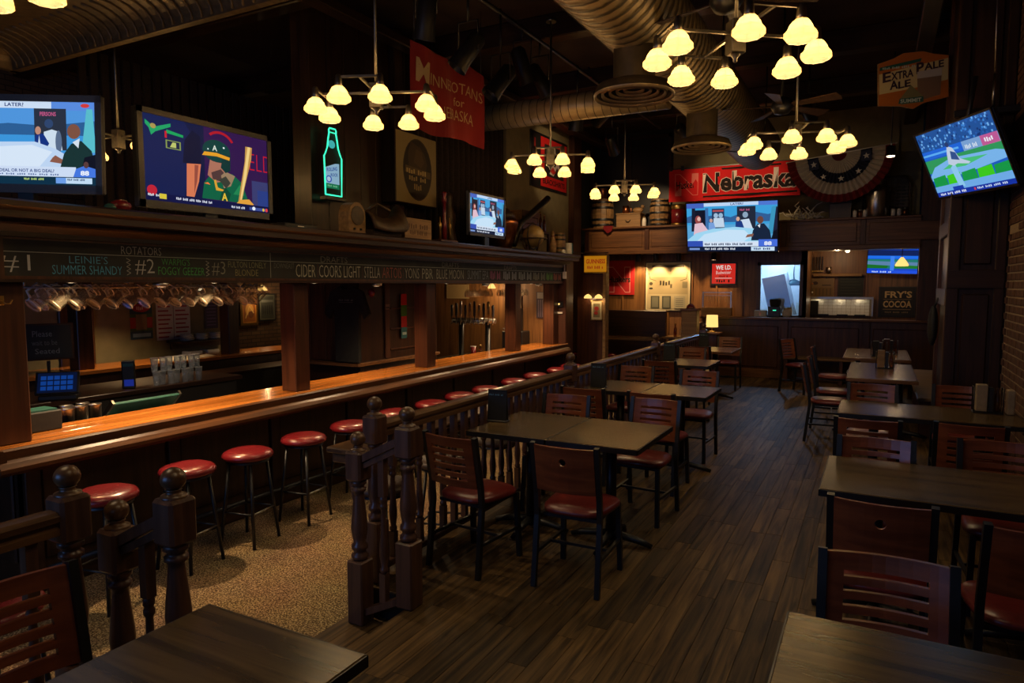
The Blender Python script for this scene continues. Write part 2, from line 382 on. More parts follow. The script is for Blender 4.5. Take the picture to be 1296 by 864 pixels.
# what the screens show
def show_panel(p):
    """studio talk show"""
    p.rect(0,0,1,1,(90,165,215)); p.rect(0,.55,1,.93,(60,160,220)); p.poly([(0,.72),(.1,.78),(.2,.72),(.35,.76),(.5,.7),(.62,.78),(.75,.8),(.9,.74),(1,.78),(1,.6),(0,.6)],(50,95,150))
    p.rect(0,.93,1,1,(190,215,245)); p.text('LATER?',.5,.942,.64,.985,(20,50,120),.02)
    p.rect(0,.9,.2,1,(70,100,190)); p.rect(.8,.92,1,1,(80,120,210)); 
    p.poly([(.05,.42),(.06,.9),(.1,.9),(.1,.42)],(25,30,50)); p.rect(.1,.5,.22,.86,(18,22,40)); p.rect(.215,.46,.25,.9,(60,110,170))
    p.rect(.29,.48,.43,.88,(40,60,95)); p.rect(.3,.82,.42,.85,(190,80,80)); p.ell(.335,.74,.025,.05,(160,190,220)); p.ell(.39,.74,.025,.05,(150,185,215)); p.poly([(.3,.5),(.31,.69),(.42,.69),(.43,.5)],(195,215,235))
    p.rect(.57,.45,.77,.91,(34,42,60)); p.scrib(.6,.82,.71,.86,(190,90,130),8); p.ell(.66,.74,.03,.06,(140,165,190)); p.poly([(.6,.46),(.61,.64),(.7,.66),(.74,.46)],(205,222,240))
    p.poly([(.9,.35),(.94,.88),(1,.9),(1,.35)],(60,150,190)); p.poly([(.95,.35),(.985,.88),(1,.88),(1,.35)],(30,35,60))
    p.ell(.13,.66,.035,.09,(150,70,70)); p.ell(.14,.68,.02,.045,(225,180,170)); p.poly([(.07,.3),(.09,.58),(.18,.6),(.25,.42),(.2,.28)],(225,190,205))
    p.ell(.28,.64,.018,.04,(200,160,150)); p.poly([(.25,.46),(.26,.59),(.31,.6),(.33,.46)],(120,160,220))
    p.ell(.58,.66,.02,.045,(215,170,150)); p.poly([(.55,.46),(.555,.6),(.62,.62),(.65,.46)],(30,60,130))
    p.poly([(0,.12),(0,.24),(.1,.38),(.3,.47),(.55,.5),(.75,.46),(.86,.36),(.95,.12)],(160,216,244)); p.poly([(.1,.2),(.2,.36),(.45,.45),(.65,.43),(.72,.3),(.6,.15)],(200,228,250))
    p.ell(.82,.63,.034,.075,(112,70,58)); p.poly([(.72,.22),(.74,.42),(.79,.55),(.86,.56),(.92,.42),(.94,.22)],(24,38,62)); p.poly([(.66,.28),(.74,.3),(.75,.36),(.68,.34)],(140,95,80)); p.poly([(.79,.52),(.82,.55),(.815,.47)],(220,230,240))
    p.poly([(.93,.22),(.96,.4),(1,.44),(1,.22)],(15,18,30))
    p.rect(.0,.1,1,.2,(214,228,246)); p.scrib(.2,.125,.74,.17,(28,40,80),34)
    p.rect(0,.1,.18,.22,(50,80,180)); p.rect(.8,.1,1,.24,(70,110,220)); p.text('88',.86,.12,.94,.2,(240,245,255),.03); p.rect(0,0,1,.1,(18,30,58)); p.rect(.02,.03,.14,.07,(120,150,210)); p.scrib(.2,.03,.55,.07,(225,232,245),24); p.rect(.72,.01,.97,.09,(200,225,245)); p.scrib(.75,.03,.93,.07,(30,60,120),9)
def show_left(p):
    """the same studio, closer in"""
    p.rect(0,0,1,1,(80,150,222)); p.poly([(0,.78),(.15,.8),(.28,.72),(.4,.74),(.6,.72),(.7,.8),(.8,.74),(1,.78),(1,.55),(0,.55)],(45,95,150)); p.rect(0,.4,1,.6,(60,150,220))
    p.rect(0,.92,1,1,(206,224,246)); p.text('LATER?',.38,.94,.51,.985,(20,45,115),.02); p.rect(.7,.9,1,1,(90,140,225)); p.ell(.93,.96,.03,.025,(210,60,60))
    p.rect(.58,.42,.8,.92,(42,50,66)); p.text('PERSONS',.62,.83,.73,.88,(200,90,140),.02); p.ell(.68,.74,.03,.055,(48,70,110)); p.poly([(.64,.42),(.645,.64),(.7,.67),(.755,.64),(.77,.42)],(206,224,240)); p.ell(.745,.52,.022,.14,(90,110,140))
    p.ell(.605,.655,.02,.05,(190,140,120)); p.poly([(.58,.46),(.585,.6),(.64,.62),(.68,.5),(.66,.44)],(22,52,130)); p.poly([(.6,.46),(.612,.6),(.622,.46)],(200,215,235))
    p.rect(0,.1,.02,.7,(30,120,190)); p.poly([(.9,.4),(.94,.92),(.98,.92),(1,.4)],(90,190,205))
    p.poly([(.0,.1),(.0,.5),(.58,.52),(.72,.44),(.82,.34),(.95,.1)],(190,214,244)); p.poly([(.1,.2),(.2,.44),(.56,.48),(.7,.4),(.6,.2)],(216,232,250))
    p.ell(.85,.65,.045,.09,(126,82,66)); p.poly([(.75,.2),(.78,.38),(.83,.5),(.9,.54),(.97,.42),(1,.2)],(26,52,52)); p.poly([(.84,.52),(.89,.57),(.88,.45)],(215,228,240)); p.poly([(.68,.28),(.76,.26),(.77,.31),(.72,.36),(.7,.33)],(140,90,74))
    p.poly([(.9,.2),(.92,.34),(1,.38),(1,.18)],(18,20,34))
    p.rect(0,.1,.86,.22,(206,222,246)); p.text('A DEAL OR NOT A BIG DEAL?',.3,.15,.71,.19,(28,60,130),.02); p.scrib(.3,.115,.76,.135,(90,110,160),30); p.poly([(.84,.1),(.86,.2),(.92,.24),(1,.2),(1,.1)],(70,120,225)); p.text('88',.89,.12,.95,.18,(235,242,255),.04); p.ell(.93,.25,.018,.04,(90,60,60))
    p.rect(0,0,1,.1,(14,48,70)); p.scrib(.5,.055,.64,.08,(190,220,120),14); p.rect(.72,.02,.79,.09,(110,160,235)); p.rect(.79,.02,.97,.09,(196,222,246)); p.scrib(.8,.055,.93,.08,(30,60,110),15)
def show_batter(p):
    p.rect(0,0,1,1,(48,22,74)); p.rect(0,0,.45,1,(16,24,62)); p.rect(.85,0,1,.42,(56,60,110)); p.rect(.9,.0,1,.3,(40,60,130))
    p.poly([(0,0),(0,1),(.3,1),(.36,.85),(.36,.5),(.3,.2),(.28,0)],(18,30,78)); p.poly([(.28,.5),(.3,.78),(.36,.92),(.42,.86),(.42,.5)],(12,18,48))
    p.poly([(.3,.1),(.31,.5),(.42,.52),(.4,.3),(.36,.1)],(214,120,84)); p.poly([(.36,.14),(.37,.5),(.4,.5),(.385,.3)],(150,76,62))
    p.poly([(.02,.93),(.08,.86),(.2,.94),(.2,.9),(.09,.81),(.06,.76),(.045,.84),(.02,.88)],(30,160,100)); p.ell(.075,.87,.02,.03,(170,150,80))
    p.poly([(.16,.82),(.17,.86),(.29,.83),(.29,.8)],(20,160,90)); p.rect(.155,.76,.17,.84,(190,30,50))
    p.rect(.16,.64,.27,.74,(130,150,80)); p.rect(.17,.65,.26,.73,(24,34,66)); p.poly([(.19,.66),(.21,.72),(.235,.72),(.235,.66)],(190,200,110))
    for i in range(14):
        a0 = .5+i*.13; a1 = a0+.13
        q = lambda a, r: (.58+.13*r*math.cos(a), .78+.2*r*math.sin(a))
        p.poly([q(a0,1),q(a1,1),q(a1,.84),q(a0,.84)],(170,24,40)); p.k -= 1
    p.k += 1
    p.text('IELD',.8,.56,1.04,.78,(190,24,44),-.02)
    p.poly([(.42,.1),(.44,.3),(.5,.42),(.56,.46),(.68,.46),(.76,.36),(.82,.1)],(10,96,66)); p.poly([(.56,.1),(.6,.3),(.66,.2),(.64,.1)],(8,70,50)); p.poly([(.68,.2),(.74,.34),(.78,.2)],(30,130,80))
    p.poly([(.47,.4),(.5,.66),(.64,.62),(.62,.36),(.54,.32)],(170,112,92)); p.poly([(.5,.44),(.51,.36),(.58,.34),(.62,.44),(.58,.5)],(80,56,56)); p.poly([(.47,.62),(.48,.68),(.62,.66),(.61,.58),(.54,.58)],(40,30,40))
    p.poly([(.58,.42),(.62,.48),(.7,.44),(.66,.3),(.6,.26)],(150,124,96)); p.poly([(.56,.36),(.62,.42),(.66,.34),(.62,.26)],(56,60,52))
    p.ell(.55,.72,.115,.14,(10,62,60),20); p.poly([(.6,.68),(.665,.7),(.66,.5),(.62,.46),(.58,.52)],(10,52,52)); p.poly([(.43,.64),(.45,.69),(.55,.7),(.66,.67),(.655,.63),(.55,.655)],(226,158,40)); p.text('A',.515,.72,.555,.79,(214,226,214),.02); p.ell(.61,.78,.008,.012,(220,240,240)); p.ell(.48,.73,.006,.01,(220,240,240))
    p.poly([(.52,.34),(.535,.36),(.55,.26),(.6,.24),(.59,.22),(.535,.22)],(214,160,50)); p.text('A',.58,.1,.63,.2,(224,190,60),.03)
    p.poly([(.8,.86),(.86,.86),(.85,.7),(.78,.3),(.75,.1),(.72,.1),(.76,.42),(.79,.66)],(196,146,76)); p.poly([(.82,.86),(.845,.86),(.8,.45),(.745,.1),(.735,.1)],(240,206,130))
    p.poly([(.7,.08),(.74,.14),(.82,.16),(.86,.1),(.86,.03),(.72,.04)],(226,160,60)); p.poly([(.44,.29),(.47,.31),(.49,.28)],(230,120,60))
    p.rect(0,0,1,.09,(12,18,66)); p.ell(.05,.12,.035,.06,(190,34,54)); p.scrib(.02,.05,.13,.08,(220,230,240),10); p.rect(.1,.03,.15,.09,(214,196,60)); p.scrib(.22,.04,.5,.07,(220,225,240),28); p.scrib(.66,.02,.78,.05,(220,225,240),14); p.rect(.82,.02,.99,.06,(60,80,150)); p.ell(.86,.045,.015,.025,(230,240,255)); p.ell(.95,.04,.01,.022,(220,190,60)); p.ell(.98,.04,.012,.025,(220,60,60))
def show_field(p):
    p.rect(0,0,1,1,(28,90,190)); random.seed(3)
    p.rect(0,.72,1,1,(30,80,150))
    for i in range(150): 
        x, y = random.random()*.97, .72+random.random()*.25; c = random.choice([(60,130,210),(20,50,110),(110,170,230),(40,90,170)]); p.rect(x,y,x+.02,y+.03,c); p.k -= 1
    p.k += 1
    p.rect(0,.6,.55,.72,(30,100,215)); p.rect(0,.64,.5,.67,(90,170,240)); p.rect(.55,.52,1,.72,(120,160,210)); p.rect(.78,.58,.98,.72,(190,90,150)); p.scrib(.82,.62,.95,.68,(235,235,245),5); p.scrib(.58,.6,.73,.66,(220,230,240),8)
    p.rect(0,.38,1,.58,(46,150,90)); p.poly([(0,.34),(.1,.46),(.35,.54),(.9,.5),(1,.46),(1,.36),(.5,.28),(0,.26)],(120,180,235)); p.poly([(.2,.4),(.4,.5),(.8,.46),(.5,.38)],(70,190,120))
    for i, x in enumerate((0,.2,.4,.6,.8)): p.poly([(x,.08),(x+.02,.3),(x+.2,.32),(x+.2,.08)], (60,200,30) if i % 2 else (20,150,70))
    p.poly([(.0,.06),(.0,.16),(1,.18),(1,.06)],(110,170,230)); p.poly([(.33,.1),(.31,.4),(.38,.46),(.41,.1)],(140,200,235)); p.poly([(.3,.46),(.33,.62),(.36,.72),(.42,.68),(.47,.5),(.58,.42),(.55,.4),(.42,.44),(.36,.42)],(190,205,225)); p.poly([(.36,.52),(.38,.64),(.44,.6),(.46,.48)],(50,80,140)); p.ell(.37,.74,.025,.04,(40,60,110))
    p.rect(0,0,1,.07,(20,50,160)); p.scrib(.04,.015,.4,.05,(225,230,245),18); p.rect(.5,.015,.52,.05,(210,60,60)); p.scrib(.54,.02,.9,.05,(200,215,240),18); p.rect(.24,.07,.38,.12,(25,60,170))
def show_field2(p):
    p.rect(0,0,1,1,(20,70,200)); p.rect(0,.72,1,.95,(16,34,90)); p.rect(0,.6,1,.72,(30,110,235)); p.rect(0,.2,1,.58,(30,120,110)); p.poly([(0,.34),(1,.3),(1,.46),(0,.5)],(90,130,170)); p.poly([(0,.2),(.4,.2),(.42,.32),(0,.36)],(24,110,40)); p.poly([(.55,.2),(1,.2),(1,.32),(.55,.36)],(26,120,44)); p.rect(.46,.1,.54,.7,(60,130,240)); p.rect(0,0,1,.12,(30,80,220)); p.scrib(.1,.03,.5,.09,(200,220,250),12)

# ================================================================== THE SETTING
# --- raised dining floor with a stepped notch, boards laid along the room
NY0, NY1 = 1.30, 3.02
f = MB(); f.box(-2.2, 1.05, -3, 13.6, ZB-.05, -.012); f.box(-2.66, -2.2, -3, NY0, ZB-.05, -.012); f.box(-2.66, -2.2, NY1, 13.6, ZB-.05, -.012); f.box(-2.66, -2.2, NY0, NY1, ZB-.05, -.182)
floor = struct(f.build('floor', 'subfloor'))
Rc = cam.rotation_euler.to_matrix().transposed()
def project(p):
    d = Rc @ (Vector(p)-cam.location)
    if d.z > -.1: return None
    return 648+864*d.x/-d.z, 432-864*d.y/-d.z, -d.z
planks = []
PW = .104
def lay(x0, x1, y0, y1, ztop):
    n = max(1, round((x1-x0)/PW)); w = (x1-x0)/n
    for i in range(n):
        y = y0-random.random()*.8
        while y < y1:
            ln = random.choice([.62, .9, 1.2]); a, b = max(y, y0), min(y+ln, y1); y += ln
            if b-a > .03: planks.append((x0+w*i, x0+w*(i+1), a, b, ztop))
lay(-2.2, 1.05, -1.5, 13.6, 0); lay(-2.66, -2.2, -1.5, NY0, 0); lay(-2.66, -2.2, NY1, 13.6, 0); lay(-2.66, -2.2, NY0, NY1, -.17)
def rank(p):
    q = project(((p[0]+p[1])/2, (p[2]+p[3])/2, p[4])); 
    if not q or not (-60 < q[0] < 1356 and 300 < q[1] < 930): return 1e9
    return q[2] + (3 if p[1] > -.15 else 0) + (3 if p[1] < -1.4 and p[2] > 4 else 0)
planks.sort(key=rank)
pm = {}
def plank_mesh(w, l):
    k = (round(w, 3), round(l, 2))
    if k not in pm:
        g = .0005; b = MB(); b.add([(g,g,-.012),(w-g,g,-.012),(w-g,l-g,-.012),(g,l-g,-.012),(g,g,-.0015),(w-g,g,-.0015),(w-g,l-g,-.0015),(g,l-g,-.0015),(g+.0012,g+.0012,0),(w-g-.0012,g+.0012,0),(w-g-.0012,l-g-.0012,0),(g+.0012,l-g-.0012,0)],
            [(0,1,5,4),(1,2,6,5),(2,3,7,6),(3,0,4,7),(4,5,9,8),(5,6,10,9),(6,7,11,10),(7,4,8,11),(8,9,10,11)]); pm[k] = b.mesh('plank', 'floor')
    return pm[k]
rest = MB()
for i, (x0, x1, y0, y1, zt) in enumerate(planks):
    if i < 298: link('plank', plank_mesh(x1-x0, y1-y0), floor, (x0, y0, zt))
    else: rest.box(x0+.0008, x1-.0008, y0+.0008, y1-.0008, zt-.012, zt)
o = rest.build('far_planks', 'floor', floor); o['kind'] = 'stuff'
# sunken carpeted floor
c = MB().box(-11, -2.66, -3, 15.5, ZB-.1, ZB); struct(c.build('floor_carpet', 'carpet'))
# --- ceiling: dark high ceiling with beams, and the lower tin ceiling at the front left
struct(MB().box(-11, 2.2, -3, 16, 5.0, 5.1).build('ceiling', 'ceil'))
beams = empty('ceiling_beam_set'); struct(beams); beams.name = 'trim_1'
for y in (1.2, 3.4, 5.6, 7.8, 10.0, 12.2): MB().cbox(-11, 2.2, y-.1, y+.1, 4.72, 5.0, .012).build('beam', 'darkx', beams)
for x in (-5.2, -2.9, 0.4): MB().cbox(x-.09, x+.09, -3, 16, 4.62, 4.73, .012).build('purlin', 'dark', beams)
t = empty('ceiling_tin'); struct(t)
MB().box(-8.1, -3.9, -3, 4.05, 4.22, 4.3).build('tin_panel', 'tin', t)
cv = MB(); n = 6
prof = [(-8.1+.34*(1-math.cos(i*PI/2/n)), 4.22-.2+.2*math.sin(i*PI/2/n)) for i in range(n+1)]
# cove moulding along the far and left edges, with raised ribs
fp = [(4.05-.34*(1-math.cos(i*PI/2/n)), 4.02+.2*math.sin(i*PI/2/n)) for i in range(n+1)]
cv.prism([(4.12, 4.3), (4.12, 4.0), (4.05, 4.0)]+fp+[(fp[-1][0], 4.3)], -8.2, -3.9, 'YZ'); cv.build('cove', 'tin', t)
lp = [(-y-4.05, z) for y, z in [(4.12, 4.3), (4.12, 4.0), (4.05, 4.0)]+fp+[(fp[-1][0], 4.3)]]
MB().prism(lp, -3, 4.12, 'XZ').build('cove', 'tin', t)
for i in range(34):
    x = -8.0+i*.125
    MB().tube([(x, yy-.006, zz-.006) for yy, zz in fp], .011, 6).build('cove_rib', 'tin', t)
for i in range(7):
    for j in range(4):
        x, y = -7.4+i*.56, 1.2+j*.66; MB().box(x-.25, x+.25, y-.29, y+.29, 4.205, 4.221).build('tin_square', 'tin', t)
# --- walls
MX0, MX1 = 1.05, 1.35
struct(MB().box(-11.2, -11, -3, 15.6, ZB, 5).build('wall_left', 'farbrick'))
wr = MB().box(1.07, 1.3, -3, 16, 0, 5).build('wall_right', 'mortar'); struct(wr)
br = {}
def brick_mesh(l):
    if l not in br: br[l] = MB().cbox(0, .03, 0, l, 0, .058, .004).mesh('brick', 'brickm')
    return br[l]
nb = 0
for r in range(7, 32):
    y = 5.05+(.11 if r % 2 else 0)
    while y < 7.6 and nb < 298:
        link('brick', brick_mesh(.205), wr, (1.056+random.uniform(0, .005), y, r*.072)); y += .215; nb += 1
far = MB()
for r in range(0, 69):
    for k in range(60):
        y = -2.4+k*.215+(.11 if r % 2 else 0)
        if 7 <= r < 32 and 4.95 < y < 7.7: continue
        if y > 7.75: continue
        far.box(1.058, 1.075, y, y+.203, r*.072, r*.072+.058)
o = far.build('other_bricks', 'brickm', wr); o['kind'] = 'stuff'
# street wall behind the camera with its two windows
wf = MB(); wf.box(-11, 1.3, -3.2, -3, ZB, .6); wf.box(-11, 1.3, -3.2, -3, 2.6, 5); wf.box(-11, -6, -3.2, -3, .6, 2.6); wf.box(-2.4, -1.7, -3.2, -3, .6, 2.6); wf.box(.9, 1.3, -3.2, -3, .6, 2.6)
struct(wf.build('wall_front', 'darkx'))
for n_, (a, b) in enumerate(((-6, -2.4), (-1.7, .9))):
    w = empty('window_%d' % (n_+1)); struct(w)
    MB().box(a, b, -3.12, -3.1, .6, 2.6).build('pane', 'pane', w); q = MB(); q.box(a, a+.06, -3.14, -3.02, .6, 2.6); q.box(b-.06, b, -3.14, -3.02, .6, 2.6); q.box(a, b, -3.14, -3.02, .6, .66); q.box(a, b, -3.14, -3.02, 2.54, 2.6); q.box((a+b)/2-.03, (a+b)/2+.03, -3.14, -3.02, .6, 2.6); q.build('window_frame', 'darkz', w)
# panelled column on the right
colm = empty('wall_column'); struct(colm); CX0, CY0, CY1 = .59, 7.8, 9.0
MB().box(CX0+.03, 1.07, CY0+.03, CY1, 0, 5).build('core', 'darkz', colm)
for (a, b) in ((CX0, CX0+.10), (.97, 1.05)):
    MB().cbox(a, b, CY0, CY0+.04, 0, 5, .006).build('stile', 'darkz', colm)
for (a, b) in ((0, .22), (1.72, 1.9), (2.9, 3.05)): MB().cbox(CX0, 1.05, CY0-.004, CY0+.04, a, b, .006).build('rail', 'darkx', colm)
for (a, b) in ((.22, 1.72), (1.9, 2.9), (3.05, 4.9)): MB().cbox(CX0+.13, .94, CY0+.012, CY0+.04, a+.05, b-.05, .012).build('raised_panel', 'darkz', colm)
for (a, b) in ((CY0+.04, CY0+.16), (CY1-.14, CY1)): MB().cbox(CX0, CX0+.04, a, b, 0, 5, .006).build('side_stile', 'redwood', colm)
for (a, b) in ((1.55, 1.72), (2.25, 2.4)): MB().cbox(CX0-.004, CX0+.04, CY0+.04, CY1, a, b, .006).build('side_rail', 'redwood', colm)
# --- far end: half wall, fascia shelf, kitchen, back wall
hw = empty('wall_back_low'); struct(hw)
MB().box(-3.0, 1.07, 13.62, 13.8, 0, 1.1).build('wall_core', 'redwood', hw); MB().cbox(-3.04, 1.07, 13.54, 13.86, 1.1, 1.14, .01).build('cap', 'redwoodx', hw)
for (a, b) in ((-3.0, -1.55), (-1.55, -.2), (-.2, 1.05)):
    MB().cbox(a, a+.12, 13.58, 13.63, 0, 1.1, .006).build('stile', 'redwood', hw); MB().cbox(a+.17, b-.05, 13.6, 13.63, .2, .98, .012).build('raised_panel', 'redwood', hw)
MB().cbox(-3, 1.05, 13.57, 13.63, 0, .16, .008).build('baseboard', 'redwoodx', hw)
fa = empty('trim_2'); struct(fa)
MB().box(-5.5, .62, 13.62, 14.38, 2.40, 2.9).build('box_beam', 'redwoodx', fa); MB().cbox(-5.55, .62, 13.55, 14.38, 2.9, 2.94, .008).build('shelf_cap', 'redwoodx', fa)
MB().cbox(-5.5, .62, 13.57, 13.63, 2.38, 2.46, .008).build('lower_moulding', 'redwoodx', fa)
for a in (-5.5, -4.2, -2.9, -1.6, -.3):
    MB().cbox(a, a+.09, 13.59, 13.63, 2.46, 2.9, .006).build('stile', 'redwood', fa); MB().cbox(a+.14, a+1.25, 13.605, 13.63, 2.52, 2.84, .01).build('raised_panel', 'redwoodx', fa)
wb = empty('wall_back'); struct(wb)
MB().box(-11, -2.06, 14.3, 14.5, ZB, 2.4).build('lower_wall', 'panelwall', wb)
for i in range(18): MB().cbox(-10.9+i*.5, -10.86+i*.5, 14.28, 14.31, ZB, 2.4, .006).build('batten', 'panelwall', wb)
MB().box(-3.85, .62, 14.4, 14.5, 2.4, 5).build('upper_wall', 'olive', wb)
MB().box(-11, -3.85, 14.4, 14.5, 2.4, 5).build('dark_upper_wall', 'blackmatte', wb)
MB().box(.62, 1.07, 13.7, 13.8, 1.1, 5).build('side_jamb', 'redwood', wb)
MB().box(-.05, .25, 14.3, 14.42, 2.94, 5).build('pale_pilaster', 'olive', wb)
kb = empty('wall_kitchen'); struct(kb)
MB().box(-3.0, 1.07, 15.5, 15.6, 0, 2.5).build('kitchen_back', 'kitchenwall', kb); MB().box(-1.3, -1.2, 14.3, 15.6, 0, 2.5).build('kitchen_side', 'kitchenwall', kb); MB().box(1.0, 1.07, 13.8, 15.6, 0, 2.5).build('kitchen_side', 'kitchenwall', kb); MB().box(-3.0, 1.07, 13.8, 15.6, 2.5, 2.55).build('kitchen_ceiling', 'kitchenwall', kb)
MB().box(-3, 1.07, 13.8, 15.6, -.05, 0).build('kitchen_floor', 'subfloor', kb)
# --- upper wall over the bar: panel, post, ribbed curtain, olive wall, red post
UX = -5.6
uw = empty('wall_upper_bar'); struct(uw)
MB().box(UX-.25, UX, 5.75, 7.15, 2.26, 5).build('board_panel', 'darkz', uw)
for k in range(5): MB().cbox(UX-.005, UX+.012, 5.75+k*.28, 6.02+k*.28, 2.26, 5, .005).build('board', 'darkz', uw)
MB().cbox(UX-.1, UX+.1, 7.15, 7.33, 2.26, 5, .01).build('corner_post', 'darkz', uw)
MB().box(UX-.25, UX-.12, 7.33, 10.3, 2.26, 5).build('curtain_back', 'blackmatte', uw)
MB().box(UX-.2, UX, 10.3, 12.95, 2.26, 4.75).build('plaster', 'olive', uw)
MB().cbox(UX-.25, UX+.12, 12.95, 13.35, 2.26, 4.75, .01).build('corner_post', 'redwood', uw)
MB().cbox(UX-.15, UX+.1, 10.3, 13.3, 4.75, 5, .01).build('header', 'redwoodx', uw)
# slatted screen far behind the televisions
for k in range(34): MB().box(-8.6, -8.56, 5.0+k*.14, 5.09+k*.14, 2.26, 4.6).build('slat', 'curtain', uw)
cu = thing('pleated_curtain', 'dark pleated curtain hanging behind the small monitor on the bar shelf', 'curtain', (UX-.06, 7.34, 2.27))
vs = []; fs = []
for i in range(121):
    y = i*2.95/120; x = .03*math.sin(i*1.05)
    vs += [(x, y, 0), (x, y, 2.7)]
for i in range(120): fs.append((2*i, 2*i+2, 2*i+3, 2*i+1))
o = MB().add(vs, fs, True).build('pleats', 'curtain', cu); md = o.modifiers.new('s', 'SOLIDIFY'); md.thickness = .012
MB().tube([(0, -.02, 2.7), (0, 2.93, 2.7)], .02, 8).build('curtain_rod', 'black', cu)
# bar end wall, below the canopy
be = empty('wall_bar_end'); struct(be)
MB().box(-8.9, -4.95, 10.9, 11.1, ZB, 2.2).build('end_wall', 'panelwall', be); MB().cbox(-5.05, -4.72, 10.84, 11.16, ZB, 2.26, .012).build('end_pilaster', 'redwood', be); MB().cbox(-5.02, -4.75, 10.82, 10.86, ZB+.2, .6, .01).build('raised_panel', 'redwood', be)

# ================================================================== RAILINGS
def newel(parent, x, y, z0, name='newel_post'):
    g = empty(name); g.parent = parent; g.location = (x, y, z0)
    MB().cbox(-.055, .055, -.055, .055, 0, .37, .008).build('base_block', 'post', g)
    pr = [(.04,.37),(.048,.385),(.048,.40),(.036,.41),(.036,.425),(.046,.435),(.046,.455),(.034,.47),(.044,.52),(.047,.56),(.044,.60),(.036,.68),(.03,.74),(.029,.76),(.042,.77),(.042,.785),(.032,.79),(.032,.80),(.044,.81),(.044,.825),(.04,.83)]
    MB().lathe(pr, 16).build('turned_shaft', 'post', g)
    MB().cbox(-.055, .055, -.055, .055, .83, 1.0, .012).build('top_block', 'post', g)
    b = [(.045,1.0),(.045,1.008),(.03,1.012),(.024,1.022),(.03,1.028),(.024,1.034)]+[(.044*math.sin(PI*(.16+.84*i/9)), 1.066-.042*math.cos(PI*(.16+.84*i/9))) for i in range(10)]
    MB().lathe(b, 18, cap=False).build('ball_finial', 'rail', g)
    return g
BAL = None
def baluster(parent, x, y, z0, z1):
    h = z1-z0; s = h/.78
    pr = [(.016,.16),(.024,.17),(.024,.185),(.017,.195),(.024,.25),(.025,.29),(.018,.36),(.015,.46),(.014,.5),(.022,.51),(.022,.525),(.016,.535),(.022,.545),(.022,.56),(.018,.57)]
    b = MB(); b.box(-.02, .02, -.02, .02, 0, .16*s); b.box(-.02, .02, -.02, .02, .57*s, h); b.lathe([(r, z*s) for r, z in pr], 10, cap=False)
    return b.mesh('baluster', 'post')
def handrail(parent, y0, y1, x, z, name='handrail'):
    pf = [(-.045,-.035),(-.028,-.04),(-.028,-.055),(-.04,-.062),(-.04,-.085),(.04,-.085),(.04,-.062),(.028,-.055),(.028,-.04),(.045,-.035),(.045,-.015),(.03,-.002),(0,0),(-.03,-.002),(-.045,-.015)]
    return MB().prism([(x+a, z+b) for a, b in pf], y0, y1, 'XZ').build(name, 'rail', parent)
bal_me = baluster(None, 0, 0, .09, .87)
def railing(label, y0, y1, newels, floorz=0):
    r = thing('railing', label, 'railing', (-2.57, y0, floorz))
    for y in newels: newel(r, 0, y-y0, 0)
    for a, b in zip(newels, newels[1:]) if len(newels) > 1 else ():
        handrail(r, a-y0+.055, b-y0-.055, 0, .955); MB().cbox(-.03, .03, a-y0+.055, b-y0-.055, .05, .09, .006).build('bottom_rail', 'post', r)
        n = int((b-a-.2)/.135)
        for i in range(n): link('baluster', bal_me, r, (0, a-y0+.16+i*(b-a-.3)/max(1, n-1), .09))
    return r
railing('long turned wooden railing beside the dining tables, running to the host stand', 3.11, 11.75, [3.11, 6.02, 8.89, 11.75])
railing('wooden railing at the lower left corner, ending in a ball-topped newel', -1.5, 1.385, [-1.5, 1.385])
def step_rail(label, y, seed):
    r = thing('step_railing', label, 'railing', (-2.2, y, 0))
    newel(r, 0, 0, 0); newel(r, -.345, 0, -.17)
    d = Vector((-.345, 0, -.17))
    for (dz, w, h) in ((.94, .035, .022), (.895, .026, .016)):
        b = MB(); p0, p1 = d*.16, d*.84
        b.add([(p0.x, -w, p0.z+dz-h), (p0.x, w, p0.z+dz-h), (p0.x, w, p0.z+dz+h), (p0.x, -w, p0.z+dz+h), (p1.x, -w, p1.z+dz-h), (p1.x, w, p1.z+dz-h), (p1.x, w, p1.z+dz+h), (p1.x, -w, p1.z+dz+h)], [(0,1,2,3),(7,6,5,4),(0,4,5,1),(1,5,6,2),(2,6,7,3),(3,7,4,0)]); b.build('handrail', 'post', r)
    b = MB(); p0, p1 = d*.16, d*.84
    b.add([(p0.x, -.03, p0.z+.03), (p0.x, .03, p0.z+.03), (p0.x, .03, p0.z+.07), (p0.x, -.03, p0.z+.07), (p1.x, -.03, p1.z+.03), (p1.x, .03, p1.z+.03), (p1.x, .03, p1.z+.07), (p1.x, -.03, p1.z+.07)], [(0,1,2,3),(7,6,5,4),(0,4,5,1),(1,5,6,2),(2,6,7,3),(3,7,4,0)]); b.build('bottom_rail', 'post', r)
    o = link('baluster', bal_me, r, (-.172, 0, -.02)); o.scale = (1, 1, 1.07)
step_rail('short sloping step railing with two ball newels, in front of the bar stools at centre', 2.93, 1)
step_rail('short sloping step railing with two ball newels, left of the near dark table', 1.545, 2)
# drink ledge on the bar side of the long railing
dl = thing('drink_ledge', 'narrow wooden drink ledge fixed to the bar side of the long railing', 'ledge', (-2.78, 3.08, 0))
MB().cbox(-.15, .13, 0, 8.5, .74, .775, .008).build('ledge_top', 'rail', dl); MB().cbox(-.12, .1, .02, 8.5, .68, .738, .006).build('ledge_apron', 'rail', dl)
for y in (.12, 2.9, 5.8, 8.2): MB().bar((.08, y, .1), (-.08, y, .69), .04).build('bracket', 'post', dl)

